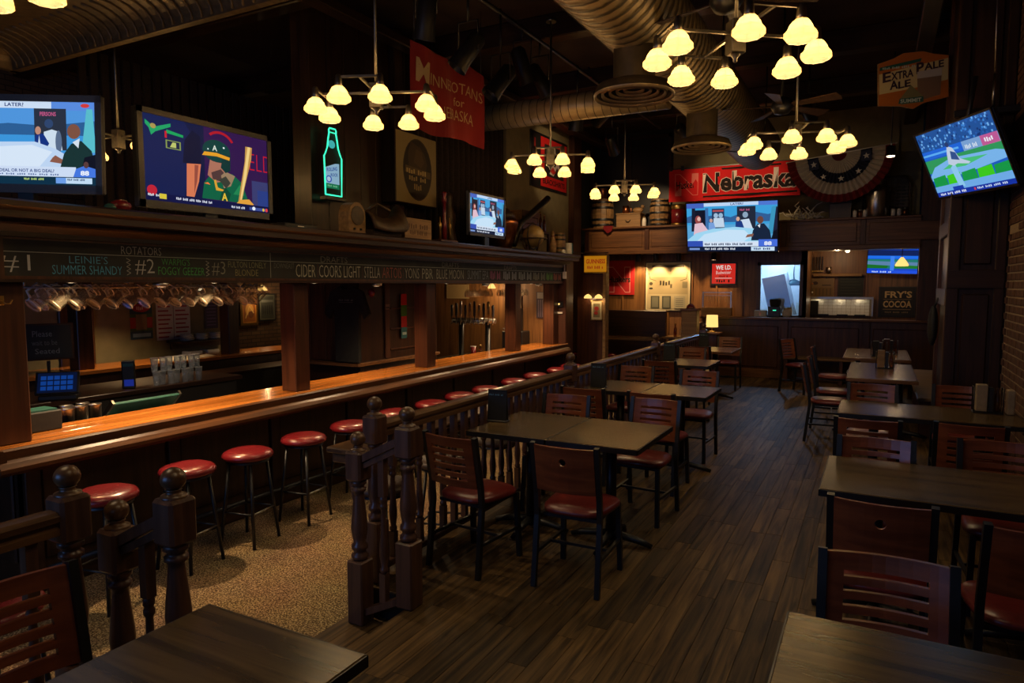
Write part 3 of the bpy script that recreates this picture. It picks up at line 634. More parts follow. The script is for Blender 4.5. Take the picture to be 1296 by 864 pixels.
# ================================================================== THE BAR
bar = thing('bar_counter', 'long wooden bar with a glossy orange top in front of the red stools', 'bar', (-4.68, 2.15, ZB))
H = BT-ZB; LEN = 10.86-2.15
bmw = [(-.62, -.46), (-.46, -.31), (-.31, -.17), (-.17, -.03)]
for a, b in bmw: MB().cbox(a+.001, b-.001, .0, LEN, H-.045, H, .003).build('top_board', 'bartop', bar)
arm = [(0,0),(.0,-.05),(.03,-.07),(.05,-.1),(.05,-.125),(.02,-.15),(-.05,-.15),(-.05,-.02),(-.03,.012),(-.012,.012)]
MB().prism([(a-.0, H+b) for a, b in arm], -.03, LEN, 'XZ').build('arm_rest_moulding', 'armrest', bar)
MB().box(-.36, -.30, .25, LEN, 0, H-.05).build('front_panel', 'darkz', bar)
k = 0; y = .3
while y < LEN-.5:
    MB().cbox(-.30, -.28, y+.06, y+.98, .22, H-.2, .01).build('raised_panel', 'darkz', bar); MB().cbox(-.31, -.265, y-.05, y+.05, 0, H-.1, .006).build('stile', 'darkz', bar); y += 1.05
MB().cbox(-.31, -.26, .25, LEN, 0, .14, .008).build('kick_board', 'dark', bar)
MB().tube([(-.14, .3, .2), (-.14, LEN-.1, .2)], .022, 8).build('foot_rail', 'black', bar)
# returning end of the bar at the near left
MB().cbox(-4.2, -.02, .0, .62, H-.045, H-.001, .004).build('end_top', 'bartop', bar)
MB().prism([(-.03+b*0+(-a), H+bz) for a, b, bz in [(x, 0, z) for x, z in arm]], -4.2, .02, 'YZ').build('end_moulding', 'armrest', bar)
MB().box(-4.2, -.3, .25, .31, 0, H-.05).build('end_panel', 'darkz', bar)
for i in range(4): MB().cbox(-1.2-i*.95, -.4-i*.95, .23, .25, .2, H-.2, .01).build('raised_panel', 'darkz', bar)
bb = thing('back_bar_counter', 'far side counter of the island bar, lit orange behind the hanging mugs', 'counter', (-8.25, 2.8, ZB))
for i in range(3): MB().cbox(-.66+i*.22, -.441+i*.22, 0, 8.05, H-.045, H, .003).build('top_board', 'bartop', bb)
MB().box(-.6, -.06, .05, 8.05, 0, H-.06).build('cabinet_front', 'darkz', bb)
MB().cbox(0, .5, 0, 8.05, H-.2, H-.17, .004).build('work_shelf', 'dark', bb); MB().box(.02, .48, .02, 8.0, 0, H-.2).build('under_cabinet', 'blackmatte', bb)
# inner work counter right behind the near bar (dark wells and sinks)
iw = thing('under_bar_unit', 'dark stainless work unit behind the near bar top', 'counter', (-5.34, 2.9, ZB))
MB().cbox(-.5, .0, 0, 6.6, .78, .84, .006).build('well_top', 'black', iw); MB().box(-.48, -.02, .02, 6.58, 0, .78).build('well_body', 'blackmatte', iw)
for i in range(4): MB().cbox(-.4, -.1, .3+i*1.5, 1.2+i*1.5, .835, .86, .006).build('sink_rim', 'metal', iw)

# canopy with chalkboard
can = thing('bar_canopy', 'dark wooden bar canopy on square posts carrying the chalkboard and televisions', 'canopy', (-4.5, 2.1, ZB))
C0 = -ZB
LC = 8.85
prf = [(-1.35, 1.80), (-.36, 1.80), (-.36, 1.775), (-.27, 1.775), (-.27, 1.80), (-.28, 1.80), (-.28, 2.06), (-.25, 2.06), (-.25, 2.09), (-.19, 2.13), (-.14, 2.14), (-.14, 2.16), (-.03, 2.16), (-.03, 2.20), (-.015, 2.215), (0, 2.225), (0, 2.255), (-.02, 2.268), (-1.35, 2.268)]
MB().prism([(a, z+C0) for a, z in prf], 0, LC, 'XZ').build('cornice', 'dark', can)
# return of the canopy round the near end
MB().box(-4.4, -1.35, 0, .9, 1.8+C0, 2.268+C0).build('end_return', 'dark', can)
MB().box(-4.4, -1.35, .9, LC, 2.12+C0, 2.2+C0).build('bar_soffit', 'dark', can)
MB().box(-4.4, -3.6, .9, LC, 1.8+C0, 2.12+C0).build('far_header', 'dark', can)
PY = [(2.32, .2), (4.83, .19), (6.99, .19), (9.33, .19), (10.72, .2)]
for y, w in PY:
    p = MB(); p.cbox(-.36-w, -.36, y-2.1-w/2, y-2.1+w/2, BT+C0, 1.775+C0, .008); p.build('post', 'redwood', can)
for y, w in PY[1:-1]: MB().cbox(-4.1, -3.9, y-2.1-w/2, y-2.1+w/2, BT+C0, 1.8+C0, .008).build('far_post', 'redwood', can)
MB().box(-.283, -.268, .06, LC-.06, 1.795+C0, 1.815+C0).build('chalkboard_frame', 'redwood', can); MB().box(-.283, -.268, .06, LC-.06, 2.045+C0, 2.06+C0).build('chalkboard_frame', 'redwood', can)
cb = MB().box(-.282, -.272, .08, LC-.08, 1.815+C0, 2.045+C0).build('chalkboard', 'chalk', can)
for i, y in enumerate((2.25, 10.85)):
    MB().box(-.283, -.266, y-2.1-.02, y-2.1+.02, 1.8+C0, 2.06+C0).build('chalkboard_end', 'redwood', can)
# chalk writing: board runs along Y (local x of the print), facing +X
BW = 8.6; BH = .23
ch = Pic(BW, BH, .00015)
def cy(Y): return (Y-2.22)/BW
W_ = (184,184,180); CH = (159,159,151)
ch.line([(0, .66), (1, .66)], .004, (164,171,164))
def ctext(s, Y0, Y1, a, b, col): ch.text(s, cy(Y0), a, cy(Y1), b, col, -.012)
ctext('#1', 2.23, 2.42, .1, .58, W_); ctext("LEINIE'S", 2.66, 2.92, .38, .6, (76,152,190)); ctext('SUMMER SHANDY', 2.55, 3.02, .06, .32, (76,164,200))
ctext('ROTATORS', 3.02, 3.33, .7, .95, CH)
def squig(Y): ch.line([(cy(Y+(.015 if i % 2 else -.015)), .06+i*.065) for i in range(9)], .004, CH)
squig(3.07); ctext('#2', 3.12, 3.27, .08, .58, W_); ctext("WARPIG'S", 3.33, 3.57, .4, .62, (63,152,76)); ctext('FOGGY GEEZER', 3.30, 3.70, .08, .34, (63,158,76))
squig(3.73); ctext('#3', 3.77, 3.9, .08, .58, (132,132,120)); ctext('FULTON LONELY', 3.93, 4.33, .38, .6, (139,141,107)); ctext('BLONDE', 4.0, 4.24, .08, .32, (139,132,88))
ch.line([(cy(4.38), .02), (cy(4.38), .98)], .005, CH)
ctext('DOWNEAST', 4.42, 4.66, .4, .6, (107,113,107)); 
for Y0, Y1, s, col in ((4.68, 4.93, 'CIDER', (171,171,152)), (4.98, 5.58, 'COORS LIGHT', (171,171,158)), (5.64, 5.9, 'STELLA', (164,164,152)), (5.94, 6.28, 'ARTOIS', (152,76,69)), (6.34, 6.62, 'YONS', (152,152,139)), (6.68, 6.9, 'PBR', (158,158,145)), (6.98, 7.6, 'BLUE MOON', (152,152,139)), (7.7, 8.25, 'SUMMIT EPA', (120,132,145))):
    ctext(s, Y0, Y1, .07, .58, col); ch.line([(cy(Y1+.035), .05), (cy(Y1+.035), .62)], .004, (101,50,47))
for Y0, Y1, col in ((8.3, 8.6, (139,76,113)), (8.68, 9.1, (127,132,145)), (9.16, 9.6, (120,127,132)), (9.66, 10.1, (113,113,107)), (10.14, 10.38, (101,152,76)), (10.42, 10.72, (152,88,76))):
    ch.scrib(cy(Y0), .07, cy(Y1), .58, col, 8); ch.line([(cy(Y1+.035), .05), (cy(Y1+.035), .62)], .004, (65,32,31))
for Y in (5.0, 7.1, 8.7): ctext('DRAFTS', Y, Y+.38, .7, .95, (127,127,120))
o = ch.build('chalk_writing', 'print', can, (-.27, .12+BW/2, 1.93+C0)); o.rotation_euler = (0, 0, PI/2)
# brass coat hook on the near post
hk = thing('coat_hook', 'small brass double coat hook on the near bar post', 'hook', (-4.86, 2.28, 1.66))
MB().cbox(-.002, .006, -.02, .02, -.03, .03, .002).build('plate', 'brass', hk)
for s in (-1, 1): MB().tube([(.004, 0, 0), (.03, .015*s, -.02), (.045, .035*s, -.02), (.045, .045*s, .005)], .005, 6).build('prong', 'brass', hk)
# recessed downlights under the canopy, lighting the bar top, stools and carpet
for i, (y, pw) in enumerate(((3.35, 150), (5.9, 60), (8.25, 40), (9.95, 80))):
    d = thing('downlight', 'small round downlight under the canopy, %s from the near end' % ('first', 'second', 'third', 'fourth')[i], 'light', (-4.815, y, 1.762), 0, 'downlights under the bar canopy')
    MB().lathe([(.045, -.018), (.055, -.012), (.055, .01), (.03, .012)], 16).build('trim_ring', 'metal', d); MB().lathe([(.0001, -.021), (.034, -.0205)], 14, cap=False).build('lens', 'bulb', d)
    light('SPOT', 'downlight_beam', (0, 0, -.03), pw, (1, .68, .38), d, .02, 150, .6)
for i, (y, pw) in enumerate(((2.85, 30), (4.05, 40), (5.25, 34), (6.3, 34), (7.7, 30), (8.75, 34), (10.25, 40))):  # extra row added to brighten the bar top
    d = thing('downlight', 'small downlight added in a rear row to brighten the bar top, %s from the near end' % ('first', 'second', 'third', 'fourth', 'fifth', 'sixth', 'seventh')[i], 'light', (-5.1, y, 1.787), 0, 'rear row of downlights added over the bar')
    MB().lathe([(.03, -.014), (.038, -.01), (.038, .008), (.02, .01)], 14).build('trim_ring', 'metal', d); MB().lathe([(.0001, -.016), (.022, -.0155)], 12, cap=False).build('lens', 'bulb', d)
    light('SPOT', 'downlight_beam', (0, 0, -.03), pw, (1, .60, .25), d, .02, 110, .7)
for y, pw in ((5.4, 70), (8.2, 50)):
    d = thing('downlight', 'small downlight over the far counter of the bar, %s' % ('above the folded paper' if y < 6 else 'nearer the tap tower'), 'light', (-8.4, y, 1.787), 0, 'downlights over the far counter')
    MB().lathe([(.045, -.018), (.055, -.012), (.055, .01), (.03, .012)], 16).build('trim_ring', 'metal', d); light('SPOT', 'downlight_beam', (0, 0, -.03), pw, (1, .62, .28), d, .02, 120, .6)

# ================================================================== SEATING AND TABLES
def stool_root(name, label, seatmat, group):
    r = thing(name, label, 'stool', (0,0,0), 0, group)
    pr = [(.001, .765), (.08, .768), (.15, .762), (.185, .748), (.2, .725), (.196, .705), (.18, .695), (.001, .695)]
    MB().lathe(pr, 28, cap=False).build('seat', seatmat, r)
    MB().lathe([(.17, .672), (.17, .695), (.001, .695)], 20, cap=False).build('seat_ring', 'black', r)
    for k in range(4):
        a = PI/4+k*PI/2; c_, s_ = math.cos(a), math.sin(a)
        MB().tube([(.14*c_, .14*s_, .69), (.225*c_, .225*s_, 0)], .013, 8).build('leg', 'black', r)
    for k in range(4):
        a, b = PI/4+k*PI/2, PI/4+(k+1)*PI/2; q = .193
        MB().tube([(q*math.cos(a), q*math.sin(a), .27), (q*math.cos(b), q*math.sin(b), .27)], .008, 6).build('foot_rest', 'metal' if k == 3 else 'black', r)
    return r
ordn = ['first', 'second', 'third', 'fourth', 'fifth', 'sixth', 'seventh', 'eighth', 'ninth', 'tenth', 'eleventh', 'twelfth', 'thirteenth', 'fourteenth', 'fifteenth']
SY = [2.6, 3.26, 3.80, 4.42, 5.04, 5.76, 6.4, 7.05, 7.66, 8.46, 9.18, 9.94, 10.5]
st0 = None
for i, y in enumerate(SY):
    lb = 'red vinyl bar stool with black legs, %s from the near end of the bar' % ordn[i]
    if st0 is None: st0 = stool_root('bar_stool', lb, 'vinylred', 'red stools along the bar'); o = st0; o.location = (-4.4, y, ZB)
    else: o = dup(st0, (-4.47+random.uniform(-.03, .03), y, ZB), None, lb)
    o.rotation_euler = (0, 0, random.uniform(-.15, .15)+.2)
dup(st0, (-3.25, 1.42, ZB), .4, 'dark maroon stool seat at the left picture edge, behind the near chair', 'stools by the steps')
# wooden-seat stools at the drink ledge
def ledge_stool():
    r = stool_root('ledge_stool', 'x', 'leather', 'stools at the drink ledge'); return r
ls = None
for i, y in enumerate((3.62, 4.35, 5.2, 7.2)):
    lb = 'dark round stool at the drink ledge, %s from the step' % ordn[i]
    if ls is None: ls = ledge_stool(); ls.location = (-2.93, y, ZB); ls['label'] = lb
    else: dup(ls, (-2.93, y, ZB), .3*i, lb)
# booth corner stools beyond the bar
for i, (x, y) in enumerate(((-5.2, 12.5), (-4.6, 12.55), (-4.0, 12.5), (-3.45, 12.75))): dup(st0, (x, y, ZB), .2*i, ('red stool before the tall back table beyond the bar end, %s from the left' % ordn[i]), 'red stools at the back tables')

def make_chair(kind):
    r = thing('dining_chair', 'x', 'chair')
    # seat cushion
    vs = []; fs = []; n = 24; rings = [(.86, .425), (1.0, .435), (1.0, .455), (.93, .47), (.6, .478), (.001, .48)]
    for s, z in rings:
        for i in range(n):
            a = 2*PI*i/n; ca, sa = math.cos(a), math.sin(a); e = .55
            x = math.copysign(abs(ca)**e, ca)*.205*s; y = math.copysign(abs(sa)**e, sa)*.205*s
            x *= 1+.10*(y/.205); vs.append((x, y, z))
    for k in range(len(rings)-1):
        for i in range(n): fs.append((k*n+i, k*n+(i+1) % n, (k+1)*n+(i+1) % n, (k+1)*n+i))
    fs.append(tuple(range(n))[::-1])
    MB().add(vs, fs, True).build('seat', 'vinyl', r)
    MB().box(-.17, .17, -.17, .17, .405, .426).build('seat_frame', 'black', r)
    for s in (-1, 1):
        MB().tube([(.195*s, -.25, 0), (.192*s, -.205, .42), (.192*s, -.215, .55), (.192*s, -.275, .865)], .0145, 4, square=True).build('leg', 'black', r)
        MB().tube([(.19*s, .20, 0), (.178*s, .175, .43)], .0145, 4, square=True).build('leg', 'black', r)
        MB().bar((.193*s, -.23, .2), (.186*s, .19, .2), .018).build('stretcher', 'black', r)
    MB().bar((-.193, -.02, .2), (.193, -.02, .2), .016).build('stretcher', 'black', r)
    def fn(u, v, d):   # gently curved, leaning panel between the posts
        return (u, -.215-.19*(v-.55)-.03*(1-(u/.18)**2)*1.0+.0-d, v)
    if kind == 'slat':
        us = [-.178, -.15, -.125, -.08, -.04, 0, .04, .08, .125, .15, .178]
        vz = [.545, .588]
        for k in range(5): vz += [vz[-1]+.021, vz[-1]+.021+.026]
        vz[-1] = .855
        slot = {1, 3, 5, 7, 9}
        MB().cells(us, vz, lambda i, j: not (j in slot and 2 <= i <= 7), fn, .018).build('backrest', 'chairback', r)
    else:
        # solid panel with a round finger hole
        b = MB(); us = [-.178, -.12, -.06, -.028, .028, .06, .12, .178]; vz = [.585, .65, .70, .742, .798, .83, .855]
        b.cells(us, vz, lambda i, j: not (i == 3 and j == 3), fn, .018)
        m = 16; sq = []; ci = []
        for k in range(m):
            a = 2*PI*k/m; ca, sa = math.cos(a), math.sin(a); q = .028/max(abs(ca), abs(sa)); sq.append((q*ca, .77+q*sa)); ci.append((.022*ca, .77+.022*sa))
        for d in (0, .018):
            b.add([fn(*p, d) for p in sq]+[fn(*p, d) for p in ci], [(k, (k+1) % m, m+(k+1) % m, m+k) for k in range(m)])
        b.add([fn(*p, 0) for p in ci]+[fn(*p, .018) for p in ci], [(k, (k+1) % m, m+(k+1) % m, m+k) for k in range(m)])
        b.build('backrest', 'chairback', r)
    return r
protos = {'slat': make_chair('slat'), 'solid': make_chair('solid')}; used = set()
def chair(kind, x, y, rz, label, group):
    if kind not in used: used.add(kind); o = protos[kind]; o.location = (x, y, 0); o.rotation_euler = (0, 0, rz); o['label'] = label; o['group'] = group
    else: o = dup(protos[kind], (x, y, 0), rz, label, group)
    return o
GL, GR = 'chairs at the tables beside the railing', 'chairs at the tables along the brick wall'
N_, S_ = 0, PI     # facing away from the camera / facing it
SL = 'wooden slat-back chair'
SO = 'solid-back wooden chair'
chair('solid', -1.52, 3.73, .03, SO+', in front of the nearest railing-side table', GL)
chair('slat', -2.2, 3.66, -.12, SL+' between the step railing and the nearest railing-side table', GL)
chair('slat', -2.2, 4.84, S_+.05, SL+' behind the nearest railing-side table, by the menu holder', GL)
chair('slat', -1.52, 4.97, S_-.06, SL+' on the aisle, behind the nearest railing-side table', GL)
chair('slat', -2.25, 5.80, .02, SL+' with its back to us at the second railing-side table', GL)
chair('solid', -1.62, 5.80, -.05, SO+', before the aisle half of the second railing-side table', GL)
chair('slat', -2.32, 7.02, S_, SL+' beyond the second railing-side table, nearer the railing', GL)
chair('slat', -1.62, 6.93, S_-.05, SL+' beyond the aisle half of the second railing-side table', GL)
chair('slat', -2.25, 8.22, 0, SL+' with its back to us at the third railing-side table', GL)
chair('slat', -2.3, 9.52, S_, SL+' on the far side of the third railing-side table', GL)
chair('slat', -2.3, 10.35, 0, SL+' with its back to us at the reddish table near the host stand', GL)
chair('slat', -2.2, 11.85, S_, SL+' beyond the reddish table, just right of the glowing lamp', GL)
chair('slat', .08, 2.24, S_+.06, SL+' nearest the camera on the right, facing the corner table', GR)
chair('solid', .06, 3.45, -.03, SO+', before the near long table by the aisle', GR)
chair('solid', .58, 3.34, .06, SO+', cut off by the right picture edge', GR)
chair('slat', .03, 4.22, S_, SL+' on the far side of the near long table, by the aisle', GR)
chair('slat', .67, 4.45, S_+.05, SL+' on the far side of the near long table, at the right edge', GR)
chair('slat', -.02, 5.4, .0, SL+' with its back to us at the middle long table, by the aisle', GR)
chair('slat', .58, 5.5, -.03, SL+' before the middle long table, near the brick wall', GR)
chair('slat', .0, 6.7, S_, SL+' beyond the middle long table, by the aisle', GR)
chair('slat', .68, 6.92, S_, SL+' beyond the middle long table, below the panelled column', GR)
for i, (x, y) in enumerate(((-.42, 8.45), (-.42, 9.25), (-.5, 10.75))):
    chair('slat', x, y, -PI/2+.05, SL+(' at the near end of the first oak table', ' at the far end of the first oak table', ' on the aisle side of the second oak table')[i], GR)
chair('slat', -1.05, 12.0, -PI/2-.5, SL+' standing alone before the half wall', GR)
chair('slat', -2.02, 1.02, -PI/2-.06, SL+' at the lower left corner beside the near dark table', GL)

def table(label, x0, x1, y0, y1, top='tabletop', legs=1, group=None, h=.76):
    cx, cy_ = (x0+x1)/2, (y0+y1)/2; w, d = (x1-x0)/2, (y1-y0)/2
    r = thing('dining_table', label, 'table', (cx, cy_, 0), 0, group)
    MB().cbox(-w+.004, w-.004, -d+.004, d-.004, h-.026, h, .004).build('top', top, r)
    q = MB(); e = .0045
    q.box(-w, w, -d, -d+e, h-.036, h-.003); q.box(-w, w, d-e, d, h-.036, h-.003); q.box(-w, -w+e, -d, d, h-.036, h-.003); q.box(w-e, w, -d, d, h-.036, h-.003); q.build('edge_band', 'black' if top == 'tabletop' else 'redwoodx', r)
    for k in range(legs):
        lx = 0 if legs == 1 else (-w*.58 if k == 0 else w*.58)
        MB().lathe([(.036, .02), (.036, h-.05)], 14, (lx, 0, 0)).build('column', 'black', r)
        MB().box(lx-.16, lx+.16, -.16, .16, h-.05, h-.03).build('top_plate', 'black', r)
        for a in range(4):
            th = a*PI/2+(0 if legs == 1 else .0); c_, s_ = math.cos(th), math.sin(th); R = .29
            MB().tube([(lx+.02*c_, .02*s_, .065), (lx+.2*c_, .2*s_, .04), (lx+R*c_, R*s_, .015)], [.028, .024, .016], 6).build('foot', 'black', r)
    return r
TL, TR = 'dark tables beside the railing', 'long dark tables along the brick wall'
table('dark square table by the railing, left half of the nearest pair, holding a menu holder', -2.46, -1.862, 3.94, 4.76, group=TL)
table('dark square table on the aisle, right half of the nearest pair', -1.858, -1.24, 3.94, 4.76, group=TL)
table('dark square table by the railing, left half of the second pair', -2.5, -1.902, 6.08, 6.78, group=TL)
table('dark square table on the aisle, right half of the second pair', -1.898, -1.3, 6.08, 6.78, group=TL)
table('dark square table in the third place along the railing', -2.46, -1.79, 8.45, 9.25, group=TL)
table('reddish square table near the host stand at the end of the railing', -2.5, -1.86, 10.4, 11.2, 'tabletan', group=TL)
table('dark square table at the bottom left, closest to the camera', -1.82, -1.18, .56, 1.385, group='near tables')
table('dark table at the bottom right corner, closest to the camera', -.205, .98, 1.43, 2.19, legs=2, group='near tables')
table('long dark table on the right with two solid-back chairs before it', -.215, 1.0, 3.61, 4.37, legs=2, group=TR)
table('long dark table holding condiments, just in front of the panelled column', -.24, 1.0, 5.87, 6.57, legs=2, group=TR)
table('light oak table with a napkin holder, nearer of the two', -.26, .42, 8.15, 9.85, 'tabletan', 2, 'oak tables before the half wall')
table('light oak table against the half wall, farther of the two', -.38, .44, 10.4, 12.0, 'tabletan', 2, 'oak tables before the half wall')
# bench along the half wall / column side
be_ = thing('wooden_bench', 'wooden bench with slatted high back, right of the oak tables', 'bench', (.62, 9.05, 0))
MB().cbox(-.16, .26, 0, 3.1, .42, .46, .008).build('seat_board', 'crate', be_)
for k in range(5): MB().cbox(.27, .30, 0, 3.1, .5+k*.1, .585+k*.1, .006).build('back_slat', 'crate', be_)
for y in (.05, 1.5, 3.05): MB().cbox(-.14, .3, y-.03, y+.03, 0, .42, .006).build('leg_panel', 'redwood', be_)
for y in (.05, 1.5, 3.05): MB().cbox(.30, .33, y-.03, y+.03, 0, 1.02, .006).build('back_post', 'redwood', be_)
hb = thing('wall_bench', 'low bench along the foot of the half wall', 'bench', (-.6, 13.3, 0))
MB().cbox(-.9, 1.0, -.2, .25, .42, .46, .008).build('seat_board', 'tabletan', hb)
for x in (-.8, .1, .9): MB().cbox(x-.03, x+.03, -.18, .22, 0, .42, .006).build('leg_panel', 'redwood', hb)

# menu holders and condiments
def menu(x, y, rz, label):
    r = thing('menu_holder', label, 'menu holder', (x, y, .76), rz, 'black menu holders on the railing-side tables')
    MB().cbox(-.08, .08, -.035, .035, 0, .012, .004).build('base', 'black', r)
    for s in (-1, 1):
        o = MB().cbox(-.075, .075, -.004, .004, .01, .235, .002).build('cover', 'blackmatte', r, (0, .022*s, 0)); o.rotation_euler = (.1*s, 0, 0)
    p = Pic(.11, .012); p.scrib(0,0,1,1,(80,120,140),12); o = p.build('lettering', 'print', r, (0, -.027, .2)); o.rotation_euler = (-.1, 0, 0)
    return r
menu(-2.42, 4.32, .1, 'black menu holder on the nearest railing-side table')
menu(-2.37, 6.25, .15, 'black menu holder on the second railing-side table')
menu(-2.40, 8.95, .1, 'black menu holder on the third railing-side table')
menu(-2.40, 11.0, .1, 'black menu holder on the reddish table near the host stand')
def caddy(x, y, label, mat1, g='condiment caddies'):
    r = thing('condiment_caddy', label, 'caddy', (x, y, .76), 0, g)
    MB().cbox(-.1, .1, -.06, .06, 0, .01, .003).build('tray', 'black', r)
    for s in (-1, 1): MB().tube([(.095*s, -.05, .01), (.095*s, -.05, .2), (.095*s, .05, .2), (.095*s, .05, .01)], .005, 6).build('wire_side', 'black', r)
    MB().cbox(-.08, -.005, -.045, .045, .012, .22, .004).build('menu_block', mat1, r); MB().cbox(.0, .035, -.045, .045, .012, .2, .004).build('card_pack', 'black', r)
    MB().lathe([(.022, .012), (.022, .14), (.01, .16), (.01, .185), (.013, .19), (.013, .2), (.001, .2)], 12, (.065, 0, 0)).build('bottle', 'amber', r)
    return r
caddy(.12, 9.25, 'tall napkin and menu caddy on the nearer oak table', 'crate'); caddy(.06, 10.75, 'narrow napkin caddy on the farther oak table, left one', 'blackmatte'); caddy(.2, 11.2, 'condiment caddy farther back on the second oak table', 'redwood')
c_ = caddy(.8, 6.42, 'black caddy of napkins and menus on the long table by the brick wall', 'tan'); 
MB().cbox(.12, .17, -.05, .05, 0, .19, .006).build('napkin_stack', 'tan', c_)

# ================================================================== CHANDELIERS
def chandelier(label, x, y, deg, z=3.2, rod=1.52, pw=5.4):
    r = thing('chandelier', label, 'chandelier', (x, y, z), math.radians(deg), 'eight-shade chandeliers')
    MB().tube([(0, 0, .08), (0, 0, rod)], .011, 8).build('rod', 'fixture', r)
    MB().lathe([(.06, rod-.03), (.06, rod)], 12).build('ceiling_cap', 'fixture', r)
    hb_ = MB().cbox(-.045, .045, -.045, .045, -.09, .1, .006).build('hub', 'fixture', r); MB().lathe([(.001, -.14), (.012, -.13), (.012, -.115), (.03, -.09)], 10, cap=False).build('finial', 'fixture', hb_)
    for k in range(4):
        a = k*PI/2; m = Matrix.Rotation(a, 3, 'Z')
        P = lambda x_, y_, z_: tuple(m @ Vector((x_, y_, z_)))
        MB().bar(P(.04, 0, .03), P(.425, 0, .03), .016).build('arm', 'fixture', r)
        cr = MB().bar(P(.425, -.15, .03), P(.425, .15, .03), .016).build('crossbar', 'fixture', r)
        for s in (-1, 1):
            c0 = Vector(P(.425, .15*s, 0))
            MB().lathe([(.014, .045), (.022, .035), (.026, -.01), (.03, -.045)], 12, c0).build('socket', 'fixture', r)
            # square bell shade, flared and open at the bottom
            lv = [(.028, -.035), (.042, -.045), (.056, -.065), (.064, -.088), (.08, -.105), (.082, -.132), (.066, -.148)]
            vs = []; fs = []
            for q, zz in lv:
                for t_ in range(8):
                    th = t_*PI/4+PI/8; vs.append((c0.x+q*math.cos(th)*1.06, c0.y+q*math.sin(th)*1.06, zz))
            for i in range(len(lv)-1):
                for t_ in range(8): fs.append((i*8+t_, i*8+(t_+1) % 8, (i+1)*8+(t_+1) % 8, (i+1)*8+t_))
            MB().add(vs, fs, False).build('shade', 'shade', r)
            light('POINT', 'bulb', (c0.x, c0.y, -.105), pw, (1, .74, .42), r, .018)
    return r
chandelier('large chandelier of eight glowing shades at the top right, nearest over the aisle', -.79, 4.28, 38)
chandelier('chandelier of eight shades in front of the red Minnesotans flag', -3.46, 4.27, 23)
chandelier('chandelier of eight shades before the red framed poster', -3.34, 7.2, 22)
chandelier('small distant chandelier above the wooden barrels', -3.36, 9.85, 20)
chandelier('chandelier of eight shades hanging before the striped bunting', -.75, 7.26, 21)
chandelier('unseen chandelier added above the picture edge, continuing the row to warm the near tables', -.79, 1.42, 25, pw=3.0)  # unseen, added along the row to warm the near tables and chairs
chandelier('chandelier cut off at the top left corner', -3.46, 1.42, 15)
chandelier('chandelier half hidden between the two left televisions', -6.75, 4.3, 10)

# ================================================================== TELEVISIONS
def tv(name, label, w, h, loc, rot, show, bezel=.022, mat='tvblack', depth=.05, glow=1.0):
    r = thing(name, label, 'television', loc); r.rotation_mode = 'YXZ'; r.rotation_euler = rot
    b = bezel; q = MB().cbox(-w/2, w/2, .012, depth, -h/2, h/2, .008).build('body', mat, r)
    fr = MB(); fr.box(-w/2, w/2, 0, .014, h/2-b, h/2); fr.box(-w/2, w/2, 0, .014, -h/2, -h/2+b*1.3); fr.box(-w/2, -w/2+b, 0, .014, -h/2, h/2); fr.box(w/2-b, w/2, 0, .014, -h/2, h/2); fr.build('bezel', mat, r)
    p = Pic(w-2*b, h-2.3*b, .00006); show(p); p.build('screen', 'screen', r, (0, .011, b*.15))
    return r
def stand(r, h, drop):
    MB().cbox(-.06, .06, .02, .06, -h/2-drop, -h/2+.05, .005).build('neck', 'tvblack', r); MB().cbox(-.25, .25, -.08, .16, -h/2-drop, -h/2-drop+.015, .004).build('foot', 'tvblack', r)
ZT = 2.268
t1 = tv('television', 'television showing a studio talk show at the left edge of the bar shelf', 1.12, .66, (-5.2, 2.63, 2.72), (0, .03, .44), show_left, .045, 'tvgrey'); stand(t1, .66, .11)
t2 = tv('television', 'television showing a batter in a green jersey on the bar shelf', 1.25, .73, (-4.8, 3.83, 2.70), (0, 0, PI/2), show_batter, .042, 'tvgrey', .08); stand(t2, .73, .055)
t3 = tv('monitor', 'small flat monitor on the bar shelf before the dark curtain', 1.0, .58, (-4.75, 8.22, 2.70), (0, 0, PI/2), show_panel, .03, 'tvgrey'); stand(t3, .58, .14)
t4 = tv('television', 'large television with a talk show panel under the red banner', 1.65, .93, (-2.37, 12.83, 2.79), (.235, .025, -.098), show_panel, .02)
MB().bar((0, .05, 0), (0, .95, .1), .05).build('wall_arm', 'black', t4)
t5 = tv('television', 'tilted television showing a ball field, hung from the right column', 1.2, .684, (.625, 7.42, 2.89), (.421, .026, -1.155), show_field, .018)
MB().tube([(0, .05, .1), (0, .2, .35), (.1, .3, .62)], .02, 8).build('hanging_arm', 'black', t5); MB().box(-.2, .2, .05, .08, -.15, .15).build('mount_plate', 'black', t5)
t6 = tv('television', 'small television showing a green field above the cocoa sign', .86, .49, (.24, 14.9, 2.20), (.06, .03, -.03), show_field2, .012)
MB().bar((0, .05, 0), (0, .58, 0), .05).build('wall_arm', 'black', t6)

